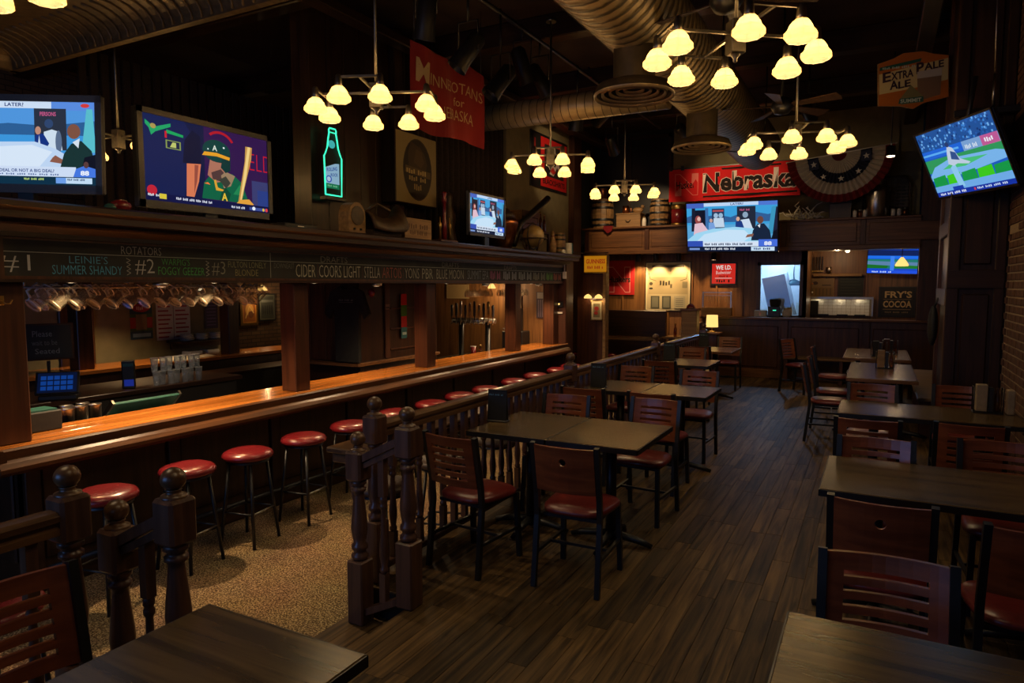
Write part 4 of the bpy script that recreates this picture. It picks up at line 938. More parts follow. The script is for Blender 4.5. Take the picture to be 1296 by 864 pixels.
# ================================================================== THINGS ON AND OVER THE BAR SHELF
# neon bottle sign
nb_ = thing('neon_bottle_sign', 'green neon beer bottle sign over the bar shelf', 'neon sign', (-5.47, 5.94, 2.76), PI/2)
out = [(-.13, 0), (-.135, .25), (-.14, .42), (-.115, .46), (-.085, .53), (-.07, .62), (-.055, .68), (-.058, .72), (-.045, .735), (.045, .735), (.058, .72), (.055, .68), (.07, .62), (.085, .53), (.115, .46), (.14, .42), (.135, .25), (.13, 0), (-.13, 0)]
MB().tube([(x, -.03, z) for x, z in out], .0085, 8).build('neon_tube', 'neon', nb_)
MB().tube([(-.05, -.03, .69), (.05, -.03, .69)], .006, 8).build('neon_tube', 'neon', nb_)
MB().prism([(x*.95, z*.99+.003) for x, z in out[:-1]], -.012, 0, 'XZ').build('backing_board', 'blackmatte', nb_)
MB().cbox(-.16, .18, -.06, .03, -.06, -.02, .005).build('transformer', 'black', nb_)
p = Pic(.25, .3); p.poly([(.04, .02), (.96, .02), (.96, .98), (.7, .96), (.04, .76)], (150,190,215)); p.rect(.04,.02,.96,.2,(20,120,80)); p.text('ROLLING', .15, .62, .82, .76, (30,70,160), .02, .1); p.text('ROCK', .4, .46, .86, .58, (30,70,160), .02, .04); p.ell(.28,.36,.18,.13,(40,80,190)); p.ell(.27,.36,.12,.09,(190,215,235)); p.scrib(.18,.08,.82,.15,(120,200,150),9)
p.build('bottle_label', 'lit', nb_, (0, -.014, .22))
p = Pic(.11, .09); p.ell(.5,.5,.5,.5,(70,190,190)); p.build('neck_label', 'lit', nb_, (0, -.014, .565))
# light-box sign with an oval crest
sb = thing('lightbox_sign', 'cream box sign with dark oval crest on the upper bar wall', 'sign', (-5.35, 7.42, 2.80), PI/2)
MB().cbox(-.45, .45, .012, .24, 0, .9, .01).build('box', 'darkz', sb)
p = Pic(.88, .88); p.rect(0,0,1,1,(150,132,88)); p.ell(.52,.5,.36,.45,(60,46,26),28); p.ell(.52,.5,.34,.43,(38,30,18),28); p.poly([(.3,.5),(.28,.72),(.36,.9),(.46,.86),(.58,.84),(.7,.74),(.76,.6),(.72,.5)],(66,50,28)); p.poly([(.42,.6),(.48,.8),(.62,.78),(.68,.62),(.6,.54)],(84,66,38)); p.poly([(.2,.44),(.84,.4),(.84,.5),(.22,.54)],(96,78,44)); p.scrib(.24,.43,.8,.5,(196,172,110),10); p.scrib(.3,.33,.74,.4,(170,148,90),8); p.scrib(.42,.2,.62,.29,(150,130,80),4)
p.build('sign_face', 'print', sb, (0, .01, .45))
# red flag
FW, FH = 1.38, .86
fl = thing('cloth_flag', 'red cloth flag reading Minnesotans for Nebraska, hanging over the bar', 'flag', (-4.3, 6.60, 3.83), PI/2)
p = Pic(FW, FH, .002); p.grid(24, 12, (120,10,16)); p.text('INNESOTANS', .21, .60, .97, .74, (176,150,110), -.005); p.text('M', .05, .56, .19, .84, (176,150,110), .02); p.text('for', .58, .43, .72, .54, (176,150,110), 0); p.text('NEBRASKA', .3, .24, .86, .38, (176,150,110), -.005)
fw = lambda x, y, z: (x, y+.03*math.sin(x*7+z*2)+.015*math.sin(x*15), z+.03*math.sin(x*5))
p.build('cloth', 'cloth', fl, warp=fw)
q = Pic(FW, FH, .002); q.grid(24, 12, (110,10,16)); q.build('cloth_back', 'cloth', fl, (0, .004, 0), warp=fw)
for s in (-1, 1): MB().tube([(.67*s, 0, .42), (.67*s, .0, 1.168)], .004, 6).build('cord', 'black', fl)
# framed red poster on the olive wall
po = thing('framed_poster', 'red bordered poster in a frame on the olive wall', 'poster', (-5.575, 12.0, 4.04), PI/2)
MB().cbox(-.82, .82, .0, .03, -.5, .5, .006).build('frame', 'black', po)
p = Pic(1.58, .94); p.rect(0,0,1,1,(14,12,12)); p.rect(.24,.02,.99,.98,(196,26,28)); p.rect(.34,.24,.9,.86,(40,34,32)); p.poly([(.4,.3),(.46,.62),(.58,.84),(.68,.7),(.74,.5),(.66,.34),(.5,.26)],(24,20,20)); p.poly([(.5,.72),(.56,.86),(.64,.84),(.66,.72)],(200,190,180)); p.poly([(.48,.3),(.56,.5),(.64,.46),(.72,.6),(.84,.34),(.8,.3),(.7,.48),(.6,.28)],(208,196,186)); p.poly([(.5,.36),(.58,.46),(.66,.36),(.58,.3)],(190,40,36)); p.text('BLACKSHIRTS', .3, .08, .93, .19, (20,14,14), .02); p.line([(.08,.1),(.08,.9)], .06, (130,24,24))
p.build('print', 'print', po, (0, -.003, 0))
SH = ZT+.001
def shelfthing(name, label, cat, y, x=-4.9, rz=PI/2, z=None): return thing(name, label, cat, (x, y, SH if z is None else z), rz)
r = shelfthing('cathedral_radio', 'small arched wooden radio on the bar shelf below the neon bottle', 'radio', 5.62)
ar = [(-.13, 0), (.13, 0)]+[(.13*math.cos(a*PI/10), .2+.15*math.sin(a*PI/10)) for a in range(11)]
MB().prism(ar, -.07, .07, 'XZ').build('case', 'crate', r); MB().prism([(.1*math.cos(a*PI/8), .21+.1*math.sin(a*PI/8)) for a in range(16)], -.078, -.07, 'XZ').build('speaker_cloth', 'leather', r)
for x in (-.05, .05): MB().lathe([(.001, 0), (.014, 0), (.014, .02), (.001, .02)], 10, (x, -.075, .06)).build('knob', 'black', r)
r = shelfthing('saddle', 'worn dark leather saddle resting beside the wooden radio', 'saddle', 6.1)
vs = []; fs = []
for i in range(13):
    u = -.3+i*.05
    for j in range(13):
        a = -1.25+j*2.5/12; h = .2+.9*u*u+(.1 if i == 12 else 0); vs.append((u, .13*math.sin(a)*1.1, h*math.cos(a)*1.0+.02*0))
for i in range(12):
    for j in range(12): fs.append((i*13+j, i*13+j+1, (i+1)*13+j+1, (i+1)*13+j))
o = MB().add(vs, fs, True).build('seat', 'leather', r); md = o.modifiers.new('s', 'SOLIDIFY'); md.thickness = .03
MB().tube([(.27, 0, .22), (.3, 0, .3), (.31, 0, .34)], [.025, .02, .03], 10).build('horn', 'leather', r)
MB().tube([(-.3, -.02, .26), (-.2, -.1, .36), (.0, -.12, .3)], .02, 8).build('roll_strap', 'leather', r); MB().cbox(-.25, .25, -.1, .1, 0, .09, .02).build('blanket', 'curtain', r)
r = shelfthing('wooden_plaque', 'plain wooden box with faint burnt lettering on the bar shelf', 'box', 6.72)
MB().cbox(-.27, .27, -.06, .06, 0, .27, .006).build('box', 'crate', r); p = Pic(.4, .14); p.scrib(0,.55,1,.95,(88,56,24),9); p.scrib(.06,.05,.94,.4,(88,56,24),12); p.build('lettering', 'print', r, (0, -.0615, .14))
r = shelfthing('tap_trophy', 'tall tap handle trophy with red column on wooden base', 'trophy', 7.38)
MB().cbox(-.2, .2, -.07, .07, 0, .06, .008).build('base', 'redwood', r); MB().lathe([(.03, .06), (.03, .3), (.022, .32), (.022, .52), (.03, .53), (.034, .56), (.02, .6), (.034, .63), (.034, .66), (.001, .67)], 14, (-.02, 0, 0)).build('tap_handle', 'vinylred', r)
for x in (-.12, .1): MB().lathe([(.02, .06), (.016, .2), (.024, .22), (.024, .26), (.008, .28), (.008, .34), (.001, .35)], 12, (x, 0, 0)).build('figurine', 'brass', r)
r = shelfthing('tall_bottle', 'dark carved wooden figure standing left of the small monitor', 'figure', 7.78, -5.1)
MB().lathe([(.09, 0), (.1, .1), (.07, .25), (.09, .35), (.085, .45), (.05, .52), (.06, .58), (.065, .64), (.045, .7), (.001, .72)], 14).build('body', 'leather', r)
MB().lathe([(.08, 0), (.085, .02), (.001, .021)], 14).build('foot', 'redwood', r)
# copper still with its long neck
r = shelfthing('copper_still', 'copper pot still with dark lid and long diagonal pipe', 'still', 9.33, -5.2)
MB().lathe([(.12, 0), (.2, .06), (.26, .2), (.28, .36), (.3, .42), (.3, .47), (.26, .5)], 20).build('pot', 'copper', r); MB().lathe([(.27, .5), (.24, .58), (.14, .66), (.06, .7), (.05, .76), (.065, .78), (.03, .86), (.001, .88)], 18).build('lid', 'leather', r)
MB().tube([(.1, -.2, .1), (.3, -.2, .42), (1.35, -.2, .95)], [.05, .055, .055], 10).build('pipe', 'black', r)
r = shelfthing('desk_globe', 'yellowed globe on a dark stand at the end of the bar shelf', 'globe', 9.6, -4.74)
MB().sphere((0, 0, .24), .17, 20, 12).build('ball', 'globe', r); MB().tube([(.2*math.cos(a*PI/12), 0, .24+.2*math.sin(a*PI/12)) for a in range(25)], .01, 6).build('meridian_ring', 'black', r)
MB().tube([(.21*math.cos(a*PI/12), .21*math.sin(a*PI/12), .2) for a in range(25)], .012, 6).build('horizon_ring', 'leather', r)
for a in range(3): MB().tube([(.2*math.cos(a*2.09), .2*math.sin(a*2.09), .2), (.1*math.cos(a*2.09), .1*math.sin(a*2.09), 0)], .014, 6).build('leg', 'leather', r)
# raised ledge at the end of the shelf carrying a crate and glasses
r = shelfthing('display_riser', 'low dark riser at the far end of the bar shelf', 'shelf', 10.75, -5.25, 0)
MB().cbox(-.2, .2, -.75, .12, .36, .39, .005).build('board', 'redwood', r)
for x in (-.18, .18):
    for y in (-.72, .1): MB().box(x-.02, x+.02, y-.02, y+.02, 0, .36).build('leg', 'redwood', r)
r = shelfthing('wooden_crate', 'wooden crate with hand hole standing on the riser', 'crate', 10.25, -5.25, PI/2, SH+.391)
for k in range(3): MB().cbox(-.3, .3, -.15, -.13, .003+k*.105, .1+k*.105, .004).build('front_slat', 'redwood', r); MB().cbox(-.3, .3, .13, .15, .003+k*.105, .1+k*.105, .004).build('back_slat', 'redwood', r)
for x in (-.3, .28): MB().cbox(x, x+.02, -.13, .13, 0, .31, .003).build('end_board', 'crate', r)
MB().box(-.28, .28, -.13, .13, 0, .015).build('bottom', 'crate', r); MB().cbox(-.06, .06, -.153, -.149, .2, .235, .001).build('hand_hole_shade', 'blackmatte', r)  # black patch standing for the shade in the hand hole
def glassbottle(label, x, y, z, h, r_, mat, g):
    t = thing('bottle', label, 'bottle', (x, y, z), 0, g)
    MB().lathe([(r_*.9, 0), (r_, .01), (r_, h*.55), (r_*.8, h*.66), (r_*.38, h*.76), (r_*.36, h*.97), (r_*.42, h)], 12).build('glass', mat, t); MB().lathe([(r_*.43, h*.93), (r_*.45, h+.008), (.001, h+.009)], 10).build('cap', 'brass', t); return t
for i in range(7): glassbottle('clear bottle in the cluster on the riser by the red post', -5.12-.09*(i % 3), 10.5+i*.048, SH+.391, .3+.03*(i % 2), .03, 'glass' if i % 3 else 'amber', 'bottles on the riser')
def barrel(name, label, x, y, z, r_, h, mat, hoops, n=14, group=None):
    t = thing(name, label, 'barrel', (x, y, z), 0, group)
    prof = [(r_*.82, 0), (r_*.93, h*.2), (r_, h*.5), (r_*.93, h*.8), (r_*.82, h)]
    for k in range(n):
        a0, a1 = 2*PI*k/n+.015, 2*PI*(k+1)/n-.015; vs = []
        for q, zz in prof: vs += [(q*math.cos(a0), q*math.sin(a0), zz), (q*math.cos(a1), q*math.sin(a1), zz), (q*.9*math.cos(a1), q*.9*math.sin(a1), zz), (q*.9*math.cos(a0), q*.9*math.sin(a0), zz)]
        fs = []
        for i in range(4):
            for j in range(4): fs.append((i*4+j, i*4+(j+1) % 4, (i+1)*4+(j+1) % 4, (i+1)*4+j))
        fs += [(0,1,2,3), (16,17,18,19)]; MB().add(vs, fs).build('stave', mat, t)
    MB().lathe([(r_*.8, h*.95), (.001, h*.951)], 16, cap=False).build('head', mat, t)
    for q in hoops:
        rr = r_*(.82+.18*math.sin(PI*q))*1.012; MB().lathe([(rr, h*q-.02*h/.5), (rr+.003, h*q), (rr, h*q+.02*h/.5)], 20, cap=False).build('hoop', 'black', t)
    return t
barrel('small_keg', 'small banded wooden keg at the far end of the bar shelf', -4.82, 10.75, SH, .12, .36, 'crate', (.1, .3, .7, .9), 10)
r = shelfthing('bowling_pin', 'wooden skittle pin beside the small banded keg', 'pin', 10.45, -4.8)
MB().lathe([(.045, 0), (.06, .06), (.065, .14), (.045, .24), (.028, .29), (.036, .33), (.03, .37), (.001, .385)], 14).build('body', 'crate', r)
MB().lathe([(.03, .285), (.031, .295), (.03, .305)], 14, cap=False).build('ring', 'vinylred', r)
r = shelfthing('small_skull', 'small white ornament at the foot of the skittle pin', 'ornament', 10.58, -4.66)
MB().sphere((0, 0, .04), .04, 12, 8, 1.1).build('head', 'plate', r); MB().cbox(-.02, .02, -.05, -.02, .0, .02, .004).build('jaw', 'plate', r)
for i, (mt, y) in enumerate((('green', 10.98), ('white', 10.9), ('vinylred', 11.03))):
    r = shelfthing('beer_can', ('green', 'white', 'red')[i]+' tin can at the end of the bar shelf', 'can', y if i != 1 else 10.93, -4.72-.1*(i == 2))
    MB().lathe([(.055, 0), (.06, .01), (.06, .19), (.05, .205)], 14).build('can_body', mt, r); MB().lathe([(.05, .203), (.001, .206)], 14, cap=False).build('lid', 'metal', r)
# small clutter by the televisions
r = shelfthing('paint_roll', 'crumpled orange and blue cloth between the two left televisions', 'cloth', 3.02, -4.75)
MB().sphere((0, 0, .045), .05, 10, 6, 1.6, 1, .9).build('fold', 'vinylred', r); MB().sphere((-.07, 0, .03), .035, 10, 6, 1.4, 1, .8).build('fold', 'green', r)
r = shelfthing('receiver_box', 'flat black receiver box on the bar shelf left of the neon bottle', 'box', 4.75, -4.85)
MB().cbox(-.2, .2, -.1, .1, 0, .055, .006).build('case', 'black', r); MB().cbox(-.05, .03, -.102, -.09, .01, .035, .003).build('card', 'paper', r); MB().tube([(.2, 0, .03), (.3, -.02, .01), (.42, .03, .012)], .008, 6).build('cable', 'black', r)

# ================================================================== CEILING: ducts, diffusers, fans, spots
d = thing('spiral_duct', 'large ribbed metal duct running along the ceiling above the aisle', 'duct', (-1.82, 3.0, 4.0))
MB().tube([(0, y*1.0, 0) for y in range(0, 10)], .36, 24, cap=True).build('pipe', 'duct', d)
for k in range(74):
    y = .1+k*.12; n = 24
    vs = [(.368*math.cos(2*PI*i/n), y+j*.03, .368*math.sin(2*PI*i/n)) for j in (0, 1) for i in range(n)]
    fs = [(i, (i+1) % n, n+(i+1) % n, n+i) for i in range(n)]
    MB().add(vs, fs, True).build('seam_ring', 'seam', d)
for y in (1.2, 4.2, 7.2): MB().box(-.375, .375, y, y+.03, -.004, 1.0).build('strap', 'black', d) if False else MB().tube([(.37*math.cos(a*PI/10), y, .37*math.sin(a*PI/10)) for a in range(-10, 1)]+[(.37, y, .98)], .008, 6).build('hanger_strap', 'black', d)
d2 = thing('cross_duct', 'slimmer metal duct crossing the ceiling behind the first diffuser', 'duct', (-2.18, 7.9, 3.92))
MB().tube([(-2.6, 0, 0), (0, 0, 0)], .16, 18).build('pipe', 'duct', d2)
for k in range(24): MB().tube([(-2.55+k*.105, 0, 0), (-2.54+k*.105, 0, 0)], .164, 18, cap=False).build('seam_ring', 'seam', d2)
for x in (-2.2, -.6): MB().tube([(x, 0, .15), (x, 0, .82)], .006, 6).build('hanger', 'black', d2)
def diffuser(label, x, y, zt):
    r = thing('duct_diffuser', label, 'diffuser', (x, y, zt))
    MB().lathe([(.17, .0), (.17, .4), (.16, .45)], 20, cap=False).build('collar', 'seam', r)
    for k, (ra, z) in enumerate(((.33, -.05), (.27, -.035), (.21, -.02), (.15, -.01), (.09, 0))):
        MB().lathe([(ra, z), (ra-.006, z-.024), (ra-.026, z-.004)], 28, cap=False).build('cone', 'duct', r)
    MB().lathe([(.325, -.045), (.3, .02), (.17, .06)], 28, cap=False).build('bell', 'seam', r); MB().lathe([(.3, .015), (.001, .018)], 24, cap=False).build('throat_shade', 'blackmatte', r)  # dark disc put in as the shade between the cones
diffuser('round ceiling diffuser below the big duct, left of the nearest chandelier', -1.82, 5.54, 3.36)
diffuser('round ceiling diffuser below the big duct, above the red banner', -1.8, 7.9, 3.34)
def fan(label, x, y, z, rot):
    r = thing('ceiling_fan', label, 'fan', (x, y, z), rot)
    MB().tube([(0, 0, .1), (0, 0, 5.0-z)], .014, 8).build('rod', 'black', r); MB().lathe([(.02, .12), (.1, .08), (.12, 0), (.08, -.06), (.001, -.08)], 16).build('motor', 'black', r)
    for k in range(5):
        a = k*2*PI/5; m = Matrix.Rotation(a, 3, 'Z')
        o = MB().add([m @ Vector(v) for v in ((.12,-.03,.02),(.12,.03,.0),(.62,.075,-.015),(.64,0,0),(.62,-.075,.02),(.12,-.03,.028),(.12,.03,.008),(.62,.075,-.007),(.64,0,.008),(.62,-.075,.028))], [(4,3,2,1,0),(5,6,7,8,9),(0,1,6,5),(1,2,7,6),(2,3,8,7),(3,4,9,8),(4,0,5,9)]).build('blade', 'leather', r)
fan('dark ceiling fan above the nearest chandelier', -1.02, 5.14, 3.75, .3); fan('dark ceiling fan between the two aisle chandeliers', -1.0, 8.2, 3.7, .9)
# stage spots on a track over the bar
def can_spot(label, x, y, z, tx, ty, red=False, top=4.64):
    r = thing('track_spot', label, 'spotlight', (x, y, z)); q = Vector((tx, ty, -1)).normalized().to_track_quat('-Z', 'Y').to_matrix()
    def T(b): 
        b.v = [tuple(q @ Vector(v)) for v in b.v]; return b
    T(MB().lathe([(.05, .2), (.085, .16), (.09, -.1), (.105, -.2)], 14, cap=False)).build('housing', 'black', r); T(MB().lathe([(.001, .2), (.05, .2)], 14, cap=False)).build('back_cap', 'black', r)
    T(MB().lathe([(.09, -.14), (.001, -.145)], 14, cap=False)).build('lens', 'vinylred' if red else 'metal', r)
    MB().tube([(-.11, 0, 0), (-.11, 0, .28), (.11, 0, .28), (.11, 0, 0)], .01, 6).build('yoke', 'black', r); MB().tube([(0, 0, .28), (0, 0, top-z)], .014, 6).build('stem', 'black', r)
tk = thing('light_track', 'dark pipe carrying the stage spots over the bar', 'pipe', (-3.6, 0, 4.6)); MB().tube([(0, 1.5, 0), (0, 12.5, 0)], .025, 8).build('pipe', 'black', tk)
for y in (2, 5.6, 9): MB().tube([(0, y, 0), (0, y, .13)], .01, 6).build('clamp', 'black', tk)
for i, (y, z, tx, ty, red, lb) in enumerate(((5.15, 4.12, -.3, .2, False, 'black stage spot left of the red flag'), (5.85, 4.02, -.6, -.4, False, 'black stage spot overlapping the top of the red flag'), (6.5, 3.9, -.5, -.6, False, 'black stage spot at the upper right corner of the red flag'), (7.0, 4.2, .2, .4, True, 'stage spot with red gel, left of the big duct'), (7.45, 4.15, .5, .4, True, 'second stage spot with red gel, nearer the big duct'), (4.3, 4.2, 0, .2, False, 'black stage spot above the chandelier by the flag'), (8.6, 4.0, -.2, .2, False, 'small black spot right of the red flag'))):
    can_spot(lb, -3.6, y, z, tx, ty, red)
for lb, x, y, z, tgt, pw in (('dark ceiling spot aimed at the red banner', -2.9, 11.4, 4.25, (-2.5, 13.7, 3.7), 140), ('dark ceiling spot aimed at the barrels on the far shelf', -4.2, 11.6, 4.2, (-4.4, 13.8, 2.9), 200), ('dark ceiling spot aimed at the bunting', -1.0, 11.2, 4.3, (-.7, 13.6, 3.7), 16), ('dark ceiling spot aimed at the red framed poster', -4.0, 10.6, 4.45, (-5.58, 12.0, 4.0), 70)):
    dv = Vector(tgt)-Vector((x, y, z)); can_spot(lb, x, y, z, dv.x/abs(dv.z), dv.y/abs(dv.z), False, 5.0); light('SPOT', 'spot_beam', tuple(Vector((x, y, z))+dv.normalized()*.23), pw, (1, .68, .36), None, .03, 55, .7, tgt)
# hanging brewery sign by the column
sg = thing('hanging_sign', 'shaped brewery sign reading Extra Pale Ale by the column top', 'sign', (.255, 8.5, 3.9)); sg.rotation_mode = 'YXZ'; sg.rotation_euler = (.05, -.068, .387)
ol = [(-.35, -.23), (-.12, -.25), (.0, -.29), (.1, -.24), (.35, -.2), (.35, .22), (.2, .25), (.1, .285), (-.1, .285), (-.2, .24), (-.35, .2)]
MB().prism(ol, .004, .03, 'XZ').build('board', 'crate', sg)
p = Pic(.7, .57); N2 = lambda x, z: (x/.7+.5, z/.57+.5)
p.poly([N2(x*.99, z*.99) for x, z in ol], (172,96,30)); p.poly([(.01,.3),(.01,.66),(.99,.84),(.99,.46),(.5,.36)], (196,180,132)); p.poly([(.02,.72),(.6,.82),(.62,.88),(.02,.78)], (20,84,76)); p.scrib(.06,.735,.56,.775,(170,190,180),18)
p.text('E', .06, .5, .18, .68, (44,20,44), .03, .02); p.text('XTRA', .18, .53, .5, .67, (44,20,44), .03, .04); p.text('P', .54, .6, .65, .8, (44,20,44), .03, .02); p.text('ALE', .65, .65, .93, .78, (44,20,44), .03, .04); p.text('A', .16, .36, .28, .52, (44,20,44), .03, .02); p.text('LE', .28, .37, .46, .5, (44,20,44), .03, .03)
p.poly([(.56,.12),(.55,.62),(.9,.66),(.88,.2)], (120,96,80)); p.poly([(.55,.52),(.55,.64),(.9,.68),(.9,.54)], (176,170,168)); p.poly([(.46,.42),(.3,.18),(.32,.08),(.62,.1),(.64,.2)], (120,116,80)); p.poly([(.28,.1),(.3,.19),(.64,.2),(.64,.1)], (24,88,84)); p.text('SUMMIT', .31, .11, .61, .18, (190,205,200), .03)
p.build('sign_print', 'print', sg, (0, .003, 0))
MB().bar((.3, .02, .2), (.37, .02, .2), .02).build('bracket', 'black', sg); MB().bar((.3, .02, -.1), (.37, .02, -.1), .02).build('bracket', 'black', sg)
r = thing('corner_lamp', 'small bare ceiling spot glowing above the striped bunting', 'light', (.1, 11.2, 3.55)); light('SPOT', 'spot_beam', (.06, 11.2, 3.5), 70, (1, .7, .36), None, .03, 80, .8, (-1.3, 11.6, 0))
MB().lathe([(.001, 0), (.05, .01), (.055, .05), (.03, .12)], 12, cap=False).build('lens', 'bulb', r); MB().lathe([(.06, .02), (.06, .15), (.02, .17)], 12, cap=False).build('housing', 'black', r); MB().tube([(0, 0, .15), (0, 0, 1.45)], .01, 6).build('stem', 'black', r)
r = thing('wall_hanger_rod', 'steel turnbuckle and chain above the tilted right television', 'chain', (.86, 7.6, 3.35))
MB().tube([(0, 0, 0), (0, 0, .3)], .012, 8).build('rod', 'metal', r); MB().tube([(0, 0, .3), (-.01, .02, .9), (-.03, .05, 1.65)], .006, 6).build('cable', 'metal', r); MB().cbox(-.3, .25, -.03, .03, -.06, 0, .006).build('support_arm', 'black', r); MB().cbox(-.04, .04, .0, .2, -.06, 0, .006).build('wall_bracket', 'black', r)
r = thing('wall_phone', 'black rounded device fixed to the aisle side of the column', 'device', (.585, 8.6, 1.32))
MB().sphere((-.04, 0, 0), .1, 14, 10, .5, 1, 2.2).build('case', 'blackmatte', r); MB().tube([(-.03, 0, .2), (0, .0, .3)], .01, 6).build('cable', 'black', r)

# ================================================================== FAR END SHELF AND WALL
FS = 2.942
r = barrel('oak_barrel', 'pale weathered barrel at the left end of the far shelf', -5.24, 13.95, FS, .25, .62, 'crate', (.12, .3, .7, .88)); 
r = thing('wicker_basket', 'small orange pot on top of the pale barrel', 'pot', (-5.24, 13.95, FS+.6)); MB().lathe([(.07, 0), (.09, .02), (.1, .2), (.105, .24), (.09, .24), (.08, .03)], 14).build('pot', 'copper', r); MB().lathe([(.105, .22), (.11, .235), (.105, .25)], 14, cap=False).build('rim', 'copper', r)
barrel('oak_barrel', 'golden barrel with black hoops beside the red drum', -3.99, 13.95, FS, .215, .55, 'crate', (.08, .24, .5, .76, .92))
r = thing('ammo_crate', 'reddish wooden crate between the two barrels', 'crate', (-4.62, 13.95, FS))
MB().cbox(-.26, .26, -.15, .15, 0, .27, .006).build('box', 'crate', r); MB().cbox(-.27, .27, -.16, .16, .27, .3, .005).build('lid', 'crate', r); MB().tube([(-.05, -.16, .15), (-.03, -.18, .12), (.03, -.18, .12), (.05, -.16, .15)], .008, 6).build('handle', 'black', r)
r = thing('wooden_mug', 'orange wooden mug standing on the reddish crate', 'mug', (-4.72, 13.95, FS+.301)); MB().lathe([(.075, 0), (.07, .16), (.06, .16), (.06, .02)], 12).build('cup', 'copper', r); MB().tube([(.07, 0, .13), (.12, 0, .11), (.12, 0, .05), (.07, 0, .03)], .01, 6).build('handle', 'copper', r)
r = thing('decoy_duck', 'carved wooden duck resting on the reddish crate', 'decoy', (-4.46, 13.95, FS+.301)); MB().sphere((0, 0, .06), .06, 12, 8, 2.0, 1, 1).build('body', 'crate', r); MB().sphere((.1, 0, .13), .035, 10, 6, 1.2).build('head', 'crate', r)
r = thing('glass_jar', 'small pale jar beside the golden barrel', 'jar', (-4.29, 13.85, FS)); MB().lathe([(.04, 0), (.045, .02), (.045, .15), (.03, .18), (.03, .2)], 12).build('glass', 'plate', r); MB().lathe([(.032, .19), (.034, .22), (.001, .225)], 12).build('lid', 'brass', r)
r = thing('popcorn_drum', 'red and gold cylindrical drum right of the golden barrel', 'drum', (-3.59, 13.9, FS)); MB().lathe([(.15, .04), (.15, .34)], 20).build('shell', 'vinylred', r); MB().lathe([(.155, 0), (.158, .02), (.155, .05), (.15, .05)], 20).build('lower_rim', 'brass', r); MB().lathe([(.155, .33), (.16, .38), (.155, .42), (.001, .42)], 20, cap=False).build('top_rim', 'brass', r)
r = thing('red_cloth', 'small red cloth hanging over the shelf edge below the pale barrel', 'cloth', (-4.98, 13.54, FS)); MB().add([(-.1,0,.004),(.12,0,.004),(.1,-.012,-.08),(.02,-.015,-.13),(-.06,-.012,-.06),(-.1,.15,.004),(.12,.15,.004)], [(0,1,2,3,4),(5,6,1,0)]).build('cloth', 'vinylred', r).modifiers.new('s', 'SOLIDIFY').thickness = .006
MB().box(-.08, .1, .02, .13, .005, .03).build('fold', 'vinylred', r)
# dark window high on the far left, with panes
w = empty('window_3'); struct(w); w.location = (-4.78, 14.38, 3.9)
MB().box(-.85, .85, 0, .01, -.95, .95).build('pane', 'tvblack', w); q = MB(); q.box(-.9, -.83, -.04, .02, -1, 1); q.box(.83, .9, -.04, .02, -1, 1); q.box(-.9, .9, -.04, .02, .93, 1); q.box(-.9, .9, -.04, .02, -1, -.93); q.box(-.03, .03, -.03, .02, -1, 1); q.build('window_frame', 'darkz', w)
# banner
bw, bh = 2.44, .63
bn = thing('banner', 'red vinyl banner reading Nebraska hung high on the far wall', 'banner', (-2.53, 13.7, 3.715))
p = Pic(bw, bh, .001); p.grid(20, 6, (206,22,28)); p.rect(.28,.9,.86,.95,(28,14,14)); p.rect(.28,.1,.98,.15,(28,14,14)); p.text('Nebraska', .275, .22, .975, .84, (228,210,200), .055); p.text('Nebraska', .28, .24, .97, .82, (30,18,18), .035); p.text('N', .05, .18, .24, .86, (226,120,112), .06); p.text('N', .055, .2, .235, .84, (206,22,28), .035); p.text('Huskers', .06, .38, .235, .62, (40,16,16), .02, .03)
bwp = lambda x, y, z: (x, y+.02*math.sin(x*4)+.012*math.sin(x*9+z*6), z+.01*math.sin(x*3))
p.build('cloth', 'cloth', bn, warp=bwp)
for x in (-1.18, -.95, .3, 1.15): MB().cbox(x-.03, x+.03, -.01, .02, .29, .38, .004).build('clip', 'black', bn)
MB().bar((-1.22, .04, .33), (1.2, .04, .33), .02).build('hanging_bar', 'black', bn)
for x in (-1.1, 1.1): MB().bar((x, .04, .33), (x, .7, .33), .02).build('wall_peg', 'black', bn)
# bunting: pleated half fan of red, white and blue rings
bu = thing('bunting', 'pleated red white and blue bunting with stars on the far wall', 'bunting', (-.68, 13.58, 4.06)); bu.rotation_euler = (0, -.11, 0)
rings = [(.0, .12, (120,20,24)), (.12, .34, (196,186,172)), (.34, .52, (30,36,62)), (.52, .72, (188,178,164)), (.72, .86, (112,18,24))]
class Fan(Pic): pass
p = Fan(1, 1, .0); n = 48
for r0, r1, cc in rings:
    for i in range(n):
        a0, a1 = PI+PI*i/n, PI+PI*(i+1)/n; o_ = len(p.v)
        for (rr, aa, ii) in ((r0, a0, i), (r1, a0, i), (r1, a1, i+1), (r0, a1, i+1)):
            p.v.append((rr*1.0*math.cos(aa), .045*(1 if ii % 2 else -1)*min(1, rr*2.2), rr*.98*math.sin(aa)))
        p.f.append((o_, o_+1, o_+2, o_+3)); p.c.append(L(*cc))
p.build('pleats', 'cloth', bu)
for sx, sz in ((-.42, -.12), (.42, -.12), (-.28, -.36), (.28, -.36), (0, -.44)):
    p = Pic(.16, .18, .001)
    if abs(sx) > .4: p.rect(0, 0, 1, 1, (30,36,62))
    p.poly([(.5+(.36 if k % 2 == 0 else .15)*math.sin(k*PI/5), .5+(.32 if k % 2 == 0 else .13)*math.cos(k*PI/5)) for k in range(10)], (176,172,166)); p.build('star', 'cloth', bu, (sx, -.055, sz))
MB().tube([(-.88, 0, .01), (.9, 0, .01)], .012, 8).build('header_cord', 'plate', bu)
for x in (-.8, .8): MB().bar((x, 0, .01), (x, .8, .01), .02).build('wall_peg', 'black', bu)
